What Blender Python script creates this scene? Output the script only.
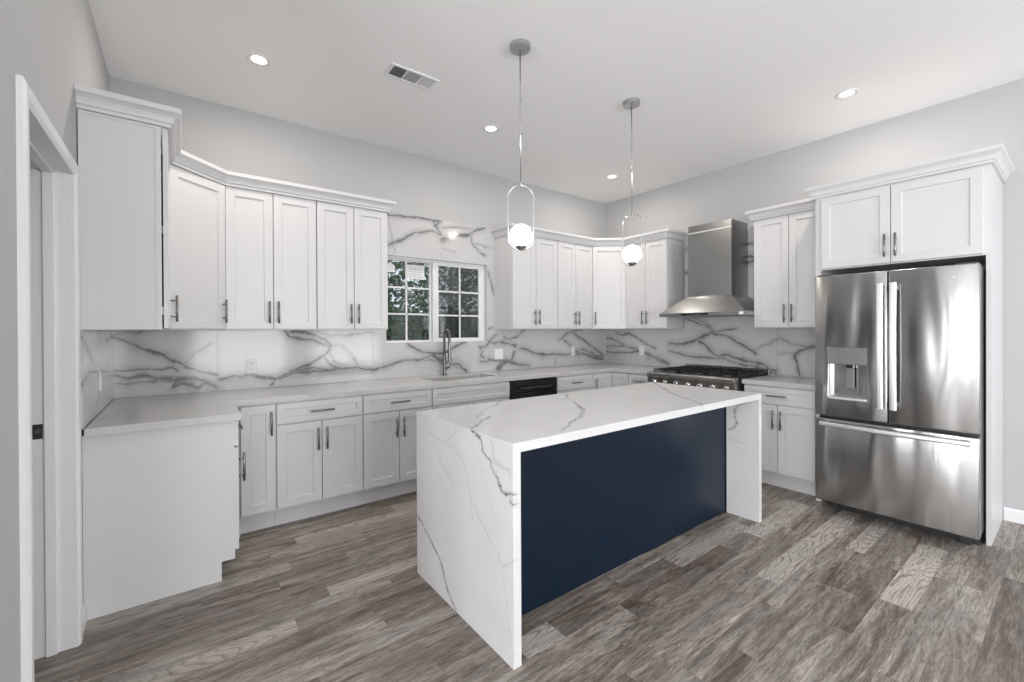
import bpy, bmesh, math, random
import numpy as np
from mathutils import Matrix, Vector

random.seed(7)
for _o in list(bpy.data.objects):
    bpy.data.objects.remove(_o)
SC = bpy.context.scene
COL = SC.collection
PI = math.pi

# ---------------------------------------------------------------- room dimensions (metres)
XL, XR, YB, ZC = -.37, 4.66, 3.985, 3.094      # left wall, right wall, window wall, ceiling
CT, CB = .914, .876                              # worktop top and underside
WX, WY = -4.4, -3.6                              # far walls of the open living area

# ---------------------------------------------------------------- camera
F_PX, YAW, PITCH, ROLL, CY, HC = 435.848, 37.307, -.221, -.269, 332.177, 1.362
y_, t_, r_ = map(math.radians, (YAW, PITCH, ROLL))
fwd = Vector((math.sin(y_)*math.cos(t_), math.cos(y_)*math.cos(t_), math.sin(t_)))
rt0 = Vector((math.cos(y_), -math.sin(y_), 0)); up0 = rt0.cross(fwd)
rt = math.cos(r_)*rt0 + math.sin(r_)*up0
up = -math.sin(r_)*rt0 + math.cos(r_)*up0
camd = bpy.data.cameras.new('camera')
camd.sensor_width = 36.0; camd.sensor_fit = 'HORIZONTAL'
camd.lens = F_PX/1024*36.0
camd.shift_y = (CY-341.0)/1024.0
camd.clip_start = .02
cam = bpy.data.objects.new('camera', camd)
mw = Matrix((( rt.x, up.x, -fwd.x, 0), (rt.y, up.y, -fwd.y, 0), (rt.z, up.z, -fwd.z, HC), (0, 0, 0, 1)))
cam.matrix_world = mw
COL.objects.link(cam); SC.camera = cam

# ---------------------------------------------------------------- world, daylight, exposure
SC.view_settings.view_transform = 'Standard'
SC.view_settings.look = 'None'
SC.view_settings.exposure = .50
SC.view_settings.gamma = 1.0
SC.view_settings.use_curve_mapping = False
w = bpy.data.worlds.new('overcast_sky'); SC.world = w; w.use_nodes = True
nt = w.node_tree; nt.nodes.clear()
bg = nt.nodes.new('ShaderNodeBackground'); bg.inputs[0].default_value = (.80, .88, 1.0, 1); bg.inputs[1].default_value = .9
wo = nt.nodes.new('ShaderNodeOutputWorld'); nt.links.new(bg.outputs[0], wo.inputs[0])

def daylight(name, loc, rot, sx, sy, power, col=(.99, .99, 1)):
    L = bpy.data.lights.new(name, 'AREA'); L.shape = 'RECTANGLE'; L.size = sx; L.size_y = sy
    L.energy = power; L.color = col
    o = bpy.data.objects.new(name, L); o.location = loc; o.rotation_euler = rot; COL.objects.link(o)
    return o
# added area lamps, as daylight from unseen windows behind and left of the camera
WEST = [(-2.6, -1.6), (-1.0, -.2), (.35, .70), (1.38, 1.46), (1.60, 1.68)]                # y ranges of unseen west windows; narrow ones added for streaks on the refrigerator
SOUTH = [(-2.6, -1.2), (.2, 2.0), (2.6, 4.2)]             # x ranges of the unseen windows added in the south wall
EAST = []
TILT = .25                                                 # lamps tipped upward to brighten the ceiling
for a, b in WEST:
    daylight('window_daylight', (WX+.03, (a+b)/2, 1.35), (PI/2+TILT, 0, -PI/2), b-a, 2.0, 86*(b-a))
for a, b in SOUTH:
    daylight('window_daylight', ((a+b)/2, WY+.03, 1.35), (PI/2+TILT, 0, 0), b-a, 2.0, 32*(b-a))

for a, b in EAST:
    daylight('window_daylight', (XR-.03, (a+b)/2, 1.35), (PI/2+TILT, 0, PI/2), b-a, 2.0, 40*(b-a))

DL_W = 6.0      # watts of each recessed light

# ---------------------------------------------------------------- materials
def mat(name, col, rough=.5, metal=0., **kw):
    m = bpy.data.materials.new(name); m.use_nodes = True
    b = m.node_tree.nodes['Principled BSDF']
    b.inputs['Base Color'].default_value = (*col, 1)
    b.inputs['Roughness'].default_value = rough; b.inputs['Metallic'].default_value = metal
    for k, v in kw.items():
        b.inputs[k.replace('_', ' ')].default_value = v
    return m
def N(m, t, **kw):
    n = m.node_tree.nodes.new(t)
    for k, v in kw.items(): setattr(n, k, v)
    return n
def LK(m, a, b): m.node_tree.links.new(a, b)
def BS(m): return m.node_tree.nodes['Principled BSDF']
def noise_on(m, scale, detail=4, vec=None, dist=0., rough=.5):
    n = N(m, 'ShaderNodeTexNoise'); n.inputs['Scale'].default_value = scale; n.inputs['Detail'].default_value = detail
    n.inputs['Distortion'].default_value = dist; n.inputs['Roughness'].default_value = rough
    if vec is not None: LK(m, vec, n.inputs['Vector'])
    return n
def objvec(m, scale=(1, 1, 1), loc=(0, 0, 0)):
    tc = N(m, 'ShaderNodeTexCoord'); mp = N(m, 'ShaderNodeMapping')
    mp.inputs['Scale'].default_value = scale; mp.inputs['Location'].default_value = loc
    LK(m, tc.outputs['Object'], mp.inputs[0]); return mp.outputs[0]
def ramp(m, src, stops):
    r = N(m, 'ShaderNodeValToRGB'); LK(m, src, r.inputs[0]); e = r.color_ramp.elements
    while len(e) < len(stops): e.new(.5)
    for i, (p, c) in enumerate(stops):
        e[i].position = p; e[i].color = (*(c if hasattr(c, '__len__') else (c, c, c)), 1)
    return r
def mixc(m, fac, a, b, mode='MIX'):
    x = N(m, 'ShaderNodeMix', data_type='RGBA', blend_type=mode)
    for s, i in ((fac, 0), (a, 6), (b, 7)):
        if hasattr(s, 'is_linked'): LK(m, s, x.inputs[i])
        else: x.inputs[i].default_value = s if i == 0 else (*s, 1)
    return x.outputs[2]
def bump(m, h, strength, dist=.01):
    b = N(m, 'ShaderNodeBump'); b.inputs['Strength'].default_value = strength; b.inputs['Distance'].default_value = dist
    LK(m, h, b.inputs['Height']); LK(m, b.outputs[0], BS(m).inputs['Normal'])

M = {}
def painted(key, col, rough, nscale=180, bstr=.08):
    m = mat(key, col, rough); n = noise_on(m, nscale, 3, objvec(m)); bump(m, n.outputs[0], bstr, .002); M[key] = m
painted('wall_paint', (.475, .478, .485), .75)
painted('ceiling_paint', (.90, .90, .90), .85)
painted('cabinet_lacquer', (.67, .67, .68), .34, 60, .02)
painted('trim_paint', (.80, .80, .81), .35, 60, .02)
painted('island_blue', (.0032, .0115, .027), .30, 25, .05); BS(M['island_blue']).inputs['Specular IOR Level'].default_value = .3
M['white_plastic'] = mat('white_plastic', (.82, .82, .82), .35)
M['vinyl'] = mat('vinyl', (.85, .85, .86), .3)
M['paper'] = mat('paper', (.85, .86, .86), .7)
M['ink'] = mat('ink', (.25, .27, .3), .7)
M['black_enamel'] = mat('black_enamel', (.012, .012, .013), .22)
M['black_iron'] = mat('black_iron', (.010, .010, .010), .5)
M['dark_gap'] = mat('dark_gap', (.02, .02, .022), .7)
M['dark_plastic'] = mat('dark_plastic', (.03, .03, .033), .35)
M['grey_plastic'] = mat('grey_plastic', (.22, .22, .225), .35, .6)
M['nickel'] = mat('nickel', (.22, .215, .205), .28, 1.)
M['satin_metal'] = mat('satin_metal', (.48, .48, .48), .38, 1.)
M['chrome'] = mat('chrome', (.72, .72, .73), .10, 1.)
M['glass_frosted'] = mat('glass_frosted', (1, 1, 1), .4)
b = BS(M['glass_frosted']); b.inputs['Emission Color'].default_value = (1, .97, .93, 1); b.inputs['Emission Strength'].default_value = 1.5
M['lamp_lens'] = mat('lamp_lens', (1, 1, 1), .4)
b = BS(M['lamp_lens']); b.inputs['Emission Color'].default_value = (1, .90, .76, 1); b.inputs['Emission Strength'].default_value = 3.5

ANI = .25
def steel(key, col, rough, wav=.0, stretch=(1, 1, 60), brush=.10, wscale=(2.2, 2.2, .5)):
    m = mat(key, col, rough, 1.)
    if key == 'stainless':
        tg = N(m, 'ShaderNodeTangent', direction_type='RADIAL', axis='Z'); LK(m, tg.outputs[0], BS(m).inputs['Tangent'])
        BS(m).inputs['Anisotropic'].default_value = .75; BS(m).inputs['Anisotropic Rotation'].default_value = ANI
    n = noise_on(m, 14, 3, objvec(m, stretch))
    r = ramp(m, n.outputs[0], [(.3, max(0, rough-brush*.5)), (.7, rough+brush*.5)]); LK(m, r.outputs[0], BS(m).inputs['Roughness'])
    if wav:
        n2 = noise_on(m, 1.0, 1, objvec(m, wscale)); bump(m, n2.outputs[0], wav, .05)
    M[key] = m
steel('stainless', (.42, .418, .414), .20, .32, (40, 40, 1.5), .04, (5., 5., .8))
steel('stainless_hood', (.34, .34, .338), .24, .0, (1.5, 1.5, 60), .02)
steel('stainless_range', (.36, .35, .335), .28, .0, (1.5, 1.5, 60), .03)
steel('sink_steel', (.12, .115, .11), .38, .0, (1.5, 1.5, 20), .03)
steel('stainless_handle', (.80, .80, .80), .38)

# glass with real transmission look but cheap: mostly transparent with fresnel gloss
def glass(key, tint, rough=.0):
    m = bpy.data.materials.new(key); m.use_nodes = True; t = m.node_tree; t.nodes.clear()
    g = t.nodes.new('ShaderNodeBsdfGlossy'); g.inputs['Roughness'].default_value = rough
    tr = t.nodes.new('ShaderNodeBsdfTransparent'); tr.inputs[0].default_value = (*tint, 1)
    fr = t.nodes.new('ShaderNodeFresnel'); fr.inputs[0].default_value = 1.5
    mx = t.nodes.new('ShaderNodeMixShader'); o = t.nodes.new('ShaderNodeOutputMaterial')
    t.links.new(fr.outputs[0], mx.inputs[0]); t.links.new(tr.outputs[0], mx.inputs[1]); t.links.new(g.outputs[0], mx.inputs[2]); t.links.new(mx.outputs[0], o.inputs[0])
    M[key] = m
glass('window_glass', (.93, .95, .94))
m = bpy.data.materials.new('insect_mesh'); m.use_nodes = True; t = m.node_tree; t.nodes.clear()
d = t.nodes.new('ShaderNodeBsdfDiffuse'); d.inputs[0].default_value = (.16, .16, .16, 1)
tr = t.nodes.new('ShaderNodeBsdfTransparent'); mx = t.nodes.new('ShaderNodeMixShader'); mx.inputs[0].default_value = .42
o = t.nodes.new('ShaderNodeOutputMaterial')
t.links.new(tr.outputs[0], mx.inputs[1]); t.links.new(d.outputs[0], mx.inputs[2]); t.links.new(mx.outputs[0], o.inputs[0]); M['insect_mesh'] = m

# marble: drawn veins come from a mesh attribute, soft clouds and faint veins from noise
def marble(key, base, vein, faint, gloss, cloud=.10):
    m = mat(key, base, gloss); v = objvec(m)
    at = N(m, 'ShaderNodeAttribute', attribute_name='vein')
    n = noise_on(m, 2.3, 5, v, 1.2)
    c0 = ramp(m, n.outputs[0], [(.35, base), (.75, tuple(x*(1-cloud) for x in base))])
    # faint procedural veins: thin level set of distorted noise
    n2 = noise_on(m, 1.7, 6, objvec(m, (1, 1, 1), (3.1, 7.7, 1.3)), .9, .55)
    sub = N(m, 'ShaderNodeMath', operation='SUBTRACT'); LK(m, n2.outputs[0], sub.inputs[0]); sub.inputs[1].default_value = .5
    ab = N(m, 'ShaderNodeMath', operation='ABSOLUTE'); LK(m, sub.outputs[0], ab.inputs[0])
    r2 = ramp(m, ab.outputs[0], [(0., faint), (.012, 0.)])
    n4 = noise_on(m, 3.1, 2, v); r4 = ramp(m, n4.outputs[0], [(.45, 0.), (.65, 1.)])
    mul0 = N(m, 'ShaderNodeMath', operation='MULTIPLY'); LK(m, r2.outputs[0], mul0.inputs[0]); LK(m, r4.outputs[0], mul0.inputs[1])
    c1 = mixc(m, mul0.outputs[0], c0.outputs[0], vein)
    n3 = noise_on(m, 45, 5, v, .5, .65); r3 = ramp(m, n3.outputs[0], [(.28, .50), (.50, 1.)])
    mul = N(m, 'ShaderNodeMath', operation='MULTIPLY'); LK(m, at.outputs['Fac'], mul.inputs[0]); LK(m, r3.outputs[0], mul.inputs[1])
    c2 = mixc(m, mul.outputs[0], c1, vein)
    LK(m, c2, BS(m).inputs['Base Color']); M[key] = m
marble('marble_tile', (.60, .60, .61), (.060, .063, .072), .08, .10, .06)
marble('quartz', (.68, .68, .685), (.07, .07, .075), .08, .22, .05)
marble('worktop_quartz', (.60, .595, .59), (.35, .33, .31), .30, .20, .10)

# wood plank flooring: per-plank values in attributes, grain from stretched noise
m = mat('plank_floor', (.2, .17, .14), .38)
uv = N(m, 'ShaderNodeUVMap', uv_map='plank'); rnd = N(m, 'ShaderNodeAttribute', attribute_name='rnd'); lite = N(m, 'ShaderNodeAttribute', attribute_name='lite')
comb = N(m, 'ShaderNodeCombineXYZ'); mulr = N(m, 'ShaderNodeMath', operation='MULTIPLY'); LK(m, rnd.outputs['Fac'], mulr.inputs[0]); mulr.inputs[1].default_value = 61.
LK(m, mulr.outputs[0], comb.inputs[2]); LK(m, mulr.outputs[0], comb.inputs[0])
add = N(m, 'ShaderNodeVectorMath', operation='ADD'); LK(m, uv.outputs[0], add.inputs[0]); LK(m, comb.outputs[0], add.inputs[1])
def gr(sx, sy):
    mp = N(m, 'ShaderNodeMapping'); mp.inputs['Scale'].default_value = (sx, sy, 1); LK(m, add.outputs[0], mp.inputs[0]); return mp.outputs[0]
big = noise_on(m, 1.0, 5, gr(1.5, 11), 1.6, .66)
fine = noise_on(m, 1.0, 6, gr(5, 52), 1.6, .78)
pores = noise_on(m, 1.0, 4, gr(18, 150), .4, .75)
c0 = ramp(m, big.outputs[0], [(.30, (.085, .067, .053)), (.43, (.185, .152, .125)), (.56, (.30, .262, .228)), (.72, (.45, .41, .37))])
tone = ramp(m, rnd.outputs['Fac'], [(0., (.76, .73, .71)), (.35, (.92, .90, .88)), (.7, (1.05, 1.05, 1.04)), (1., (1.22, 1.23, 1.24))])
gy = noise_on(m, 1.0, 3, gr(2.4, 14), .8, .6); gf = ramp(m, gy.outputs[0], [(.48, 0.), (.68, .55)])
c0g = mixc(m, gf.outputs[0], c0.outputs[0], (.225, .222, .215))
c1 = mixc(m, 1., c0g, tone.outputs[0], 'MULTIPLY')
fr_ = ramp(m, fine.outputs[0], [(.34, .48), (.48, .96), (.66, 1.35)])
c2 = mixc(m, 1., c1, fr_.outputs[0], 'MULTIPLY')
pr_ = ramp(m, pores.outputs[0], [(.36, .45), (.48, 1.), (.65, 1.12)])
c3 = mixc(m, .9, c2, pr_.outputs[0], 'MULTIPLY')
# pale planks with dark cathedral grain
cg = noise_on(m, 1.0, 2, gr(1.1, 7), .7, .45)
cm = N(m, 'ShaderNodeMath', operation='MULTIPLY'); LK(m, cg.outputs[0], cm.inputs[0]); cm.inputs[1].default_value = 22.
cf_ = N(m, 'ShaderNodeMath', operation='FRACT'); LK(m, cm.outputs[0], cf_.inputs[0])
wr = ramp(m, cf_.outputs[0], [(.0, (.22, .19, .168)), (.13, (.34, .31, .28)), (.36, (.50, .46, .42)), (.93, (.50, .46, .42)), (1., (.22, .19, .168))])
wr2 = mixc(m, .8, wr.outputs[0], fr_.outputs[0], 'MULTIPLY')
wl_ = ramp(m, cf_.outputs[0], [(.0, .78), (.25, 1.), (.9, 1.), (1., .78)])
c3 = mixc(m, .55, c3, wl_.outputs[0], 'MULTIPLY')
c4 = mixc(m, lite.outputs['Fac'], c3, wr2)
uve = N(m, 'ShaderNodeUVMap', uv_map='edge'); sp = N(m, 'ShaderNodeSeparateXYZ'); LK(m, uve.outputs[0], sp.inputs[0])
def edge(src, wdt):
    a = N(m, 'ShaderNodeMath', operation='SUBTRACT'); LK(m, src, a.inputs[0]); a.inputs[1].default_value = .5
    c = N(m, 'ShaderNodeMath', operation='ABSOLUTE'); LK(m, a.outputs[0], c.inputs[0])
    g = N(m, 'ShaderNodeMath', operation='GREATER_THAN'); LK(m, c.outputs[0], g.inputs[0]); g.inputs[1].default_value = .5-wdt; return g.outputs[0]
e1 = edge(sp.outputs[0], .0012); e2 = edge(sp.outputs[1], .010)
mxm = N(m, 'ShaderNodeMath', operation='MAXIMUM'); LK(m, e1, mxm.inputs[0]); LK(m, e2, mxm.inputs[1])
me = N(m, 'ShaderNodeMath', operation='MULTIPLY'); LK(m, mxm.outputs[0], me.inputs[0]); me.inputs[1].default_value = .45
c5 = mixc(m, me.outputs[0], c4, (.05, .04, .035))
LK(m, c5, BS(m).inputs['Base Color'])
rr = ramp(m, fine.outputs[0], [(.2, .48), (.8, .34)]); LK(m, rr.outputs[0], BS(m).inputs['Roughness'])
bump(m, fine.outputs[0], .12, .002)
M['plank_floor'] = m

def leafy(key, a, b, rough=.4):
    m = mat(key, a, rough); n = noise_on(m, 9, 2, objvec(m)); r = ramp(m, n.outputs[0], [(.3, a), (.7, b)]); LK(m, r.outputs[0], BS(m).inputs['Base Color']); M[key] = m
leafy('leaves', (.012, .05, .012), (.09, .21, .05))
leafy('bark', (.05, .04, .03), (.10, .08, .06), .8)
leafy('soil', (.06, .05, .04), (.10, .09, .07), .9)
leafy('fence_paint', (.05, .055, .06), (.08, .085, .09), .7)

# ---------------------------------------------------------------- mesh helpers
class MB:
    """collects shapes, then links them as one mesh object"""
    def __init__(s): s.v = []; s.f = []; s.sm = []
    def add(s, vs, fs, smooth=False):
        n = len(s.v); s.v += [tuple(p) for p in vs]; s.f += [tuple(i+n for i in f) for f in fs]; s.sm += [smooth]*len(fs); return s
    def box(s, x0, x1, y0, y1, z0, z1):
        x0, x1 = sorted((x0, x1)); y0, y1 = sorted((y0, y1)); z0, z1 = sorted((z0, z1))
        return s.add([(x, y, z) for z in (z0, z1) for y in (y0, y1) for x in (x0, x1)],
                     [(0, 2, 3, 1), (4, 5, 7, 6), (0, 1, 5, 4), (2, 6, 7, 3), (0, 4, 6, 2), (1, 3, 7, 5)])
    def prism(s, poly, a, b, axis='z'):
        """extrude a 2-D polygon between a and b; axis z: (x,y), y: (x,z), x: (y,z)"""
        def P(p, h): return {'z': (p[0], p[1], h), 'y': (p[0], h, p[1]), 'x': (h, p[0], p[1])}[axis]
        n = len(poly); vs = [P(p, a) for p in poly]+[P(p, b) for p in poly]
        return s.add(vs, [tuple(range(n-1, -1, -1)), tuple(range(n, 2*n))]+[(i, (i+1) % n, n+(i+1) % n, n+i) for i in range(n)])
    def tube(s, path, r, n=12, closed=False, smooth=True):
        P = [Vector(p) for p in path]; k = len(P); vs = []; R = r if hasattr(r, '__len__') else [r]*k
        prev = None
        for i, p in enumerate(P):
            if closed: t = P[(i+1) % k]-P[i-1]
            else: t = P[min(i+1, k-1)]-P[max(i-1, 0)]
            t.normalize()
            if prev is None: a = t.orthogonal().normalized()
            else: a = (prev-t*prev.dot(t)).normalized()
            prev = a; b = t.cross(a)
            for j in range(n):
                q = 2*PI*j/n; vs.append(p+R[i]*(math.cos(q)*a+math.sin(q)*b))
        fs = []
        for i in range(k if closed else k-1):
            for j in range(n):
                a0 = i*n+j; a1 = i*n+(j+1) % n; b0 = ((i+1) % k)*n+j; b1 = ((i+1) % k)*n+(j+1) % n
                fs.append((a0, a1, b1, b0))
        s.add(vs, fs, smooth)
        if not closed:
            m0 = len(s.v)-len(vs)
            s.f += [tuple(m0+j for j in range(n-1, -1, -1)), tuple(m0+(k-1)*n+j for j in range(n))]; s.sm += [False, False]
        return s
    def lathe(s, prof, c=(0, 0, 0), n=32, axis='z', smooth=True, sharp=True):
        """prof: (radius, height); segments get their own rings so edges stay crisp"""
        cx, cy, cz = c
        def P(r, h, q):
            a, b = r*math.cos(q), r*math.sin(q)
            return {'z': (cx+a, cy+b, cz+h), 'y': (cx+a, cy+h, cz+b), 'x': (cx+h, cy+a, cz+b)}[axis]
        segs = list(zip(prof, prof[1:])) if sharp else [prof]
        for sg in segs:
            vs = [P(r, h, 2*PI*j/n) for r, h in sg for j in range(n)]; k = len(sg)
            s.add(vs, [(i*n+j, i*n+(j+1) % n, (i+1)*n+(j+1) % n, (i+1)*n+j) for i in range(k-1) for j in range(n)], smooth)
        return s
    def sphere(s, c, r, n=32, m=18, z0=-1., z1=1.):
        pr = []
        for i in range(m+1):
            a = -PI/2+PI*i/m; pr.append((max(1e-4, r*math.cos(a)), r*math.sin(a)))
        return s.lathe(pr, c, n, sharp=False)
    def cyl(s, p0, p1, r, n=16): return s.tube([p0, p1], r, n)
    def xf(s, mtx):
        s.v = [tuple(mtx @ Vector(p)) for p in s.v]; return s
    def build(s, name, m, parent=None, bevel=0., segs=2):
        me = bpy.data.meshes.new(name); me.from_pydata(s.v, [], s.f); me.update()
        me.polygons.foreach_set('use_smooth', s.sm)
        o = bpy.data.objects.new(name, me); COL.objects.link(o)
        if m is not None: me.materials.append(M[m] if isinstance(m, str) else m)
        if parent is not None: o.parent = parent
        if bevel:
            b = o.modifiers.new('bevel', 'BEVEL'); b.width = bevel; b.segments = segs; b.limit_method = 'ANGLE'; b.angle_limit = .6
        return o
def tag(o, label=None, cat=None, group=None, kind=None):
    if label: o['label'] = label
    if cat: o['category'] = cat
    if group: o['group'] = group
    if kind: o['kind'] = kind
    return o
def thing(name, label, cat, loc=(0, 0, 0), rz=0., group=None):
    o = bpy.data.objects.new(name, None); COL.objects.link(o); o.empty_display_size = .1
    o.location = loc; o.rotation_euler = (0, 0, rz); return tag(o, label, cat, group)
def structure(o): o['kind'] = 'structure'; return o
def copy_tree(o, parent=None):
    c = o.copy(); COL.objects.link(c)
    if parent is not None: c.parent = parent
    for ch in [x for x in bpy.data.objects if x.parent == o]: copy_tree(ch, c)
    return c
def sweep(mb, path, prof, closed_prof=True):
    """sweep a moulding profile (out, z) along a 2-D path with mitred corners; out is to the right of travel"""
    k = len(path); n = len(prof); rings = []
    for i in range(k):
        p = Vector(path[i])
        d0 = (p-Vector(path[i-1])).normalized() if i else None
        d1 = (Vector(path[i+1])-p).normalized() if i < k-1 else None
        r0 = Vector((d0.y, -d0.x)) if d0 else None; r1 = Vector((d1.y, -d1.x)) if d1 else None
        if r0 is None: q = r1
        elif r1 is None: q = r0
        else:
            q = (r0+r1); q = q/(1+r0.dot(r1))
        rings.append([(p.x+q.x*a, p.y+q.y*a, z) for a, z in prof])
    vs = [v for r in rings for v in r]
    fs = [(i*n+j, (i+1)*n+j, (i+1)*n+(j+1) % n, i*n+(j+1) % n) for i in range(k-1) for j in range(n)]
    fs += [tuple(range(n)), tuple((k-1)*n+j for j in range(n-1, -1, -1))]
    mb.add(vs, fs); return mb

# value noise for the vein wobble
_rs = np.random.RandomState(3); _lat = _rs.rand(64, 64, 2)*2-1
def vnoise(u, v, sc):
    a = u*sc; b_ = v*sc; i = np.floor(a).astype(int); j = np.floor(b_).astype(int); fa = a-i; fb = b_-j
    fa = fa*fa*(3-2*fa); fb = fb*fb*(3-2*fb); fa = fa[:, None]; fb = fb[:, None]
    g = lambda x, y: _lat[x % 64, y % 64]
    return (g(i, j)*(1-fa)+g(i+1, j)*fa)*(1-fb)+(g(i, j+1)*(1-fa)+g(i+1, j+1)*fa)*fb
HALO = .38
def vein_field(P, paths, amp=.010, wscale=1.):
    """P: (n,2) points on the slab plane; returns 0..1 darkness of the drawn veins"""
    Q = P.copy()
    for sc, a in ((9, 1.), (23, .6), (60, .42), (130, .22)): Q = Q+vnoise(P[:, 0]+5, P[:, 1]+9, sc)*a*amp
    wn = 1+.75*vnoise(P[:, 0]+31, P[:, 1]+17, 14)[:, 0]
    out = np.zeros(len(P))
    for wmm, st, pts in paths:
        pts = np.array(pts, float); wd = wmm*.001*wscale
        for a, b_ in zip(pts[:-1], pts[1:]):
            lo = np.minimum(a, b_)-.06; hi = np.maximum(a, b_)+.06
            k = np.where((Q[:, 0] > lo[0]) & (Q[:, 0] < hi[0]) & (Q[:, 1] > lo[1]) & (Q[:, 1] < hi[1]))[0]
            if not len(k): continue
            q = Q[k]; ab = b_-a; t = np.clip(((q-a)@ab)/max(1e-9, ab@ab), 0, 1)
            dd = np.linalg.norm(q-a-t[:, None]*ab, axis=1)
            core = st*np.exp(-(dd/(wd*np.clip(wn[k], .3, 2)))**2)
            halo = HALO*st*np.exp(-(dd/(wd*3.))**2)
            out[k] = np.maximum(out[k], np.maximum(core, halo))
    return out
def slab(name, patches, plane, depth, paths, m, parent=None, step=.006, amp=.010, wscale=1.6):
    """stone slab; patches are (u0,u1,v0,v1) rectangles on plane ('x'|'y'|'z', value); depth = signed thickness away from view"""
    ax, val = plane; V = []; fl = []; UV = []
    for (u0, u1, v0, v1) in patches:
        nu = max(1, int(round((u1-u0)/step))); nv = max(1, int(round((v1-v0)/step)))
        us = np.linspace(u0, u1, nu+1); vs = np.linspace(v0, v1, nv+1)
        n0 = len(UV); uu, vv = np.meshgrid(us, vs, indexing='ij'); UV += list(map(tuple, np.stack([uu.ravel(), vv.ravel()], 1)))
        V += [0]*((nu+1)*(nv+1)); G_ = lambda i, j: n0+i*(nv+1)+j
        for i in range(nu):
            for j in range(nv): fl.append((G_(i, j), G_(i, j+1), G_(i+1, j+1), G_(i+1, j)))
        rim = [G_(i, 0) for i in range(nu)]+[G_(nu, j) for j in range(nv)]+[G_(i, nv) for i in range(nu, 0, -1)]+[G_(0, j) for j in range(nv, 0, -1)]
        c = len(UV); k = len(rim); UV += [UV[i] for i in rim]; V += [1]*k
        fl += [(rim[i], rim[(i+1) % k], c+(i+1) % k, c+i) for i in range(k)]; fl.append(tuple(range(c, c+k)))
    UVa = np.array(UV); off = np.array(V)*depth+val
    xyz = {'x': lambda: np.stack([off, UVa[:, 0], UVa[:, 1]], 1), 'y': lambda: np.stack([UVa[:, 0], off, UVa[:, 1]], 1), 'z': lambda: np.stack([UVa[:, 0], UVa[:, 1], off], 1)}[ax]()
    me = bpy.data.meshes.new(name); me.from_pydata(xyz.tolist(), [], fl); me.update()
    bm_ = bmesh.new(); bm_.from_mesh(me); bmesh.ops.recalc_face_normals(bm_, faces=bm_.faces); bm_.to_mesh(me); bm_.free()
    at = me.attributes.new('vein', 'FLOAT', 'POINT'); at.data.foreach_set('value', (vein_field(UVa, paths, amp, wscale)*(1-np.array(V))).astype(np.float32))
    o = bpy.data.objects.new(name, me); COL.objects.link(o); me.materials.append(M[m])
    if parent is not None: o.parent = parent
    return o
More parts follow.
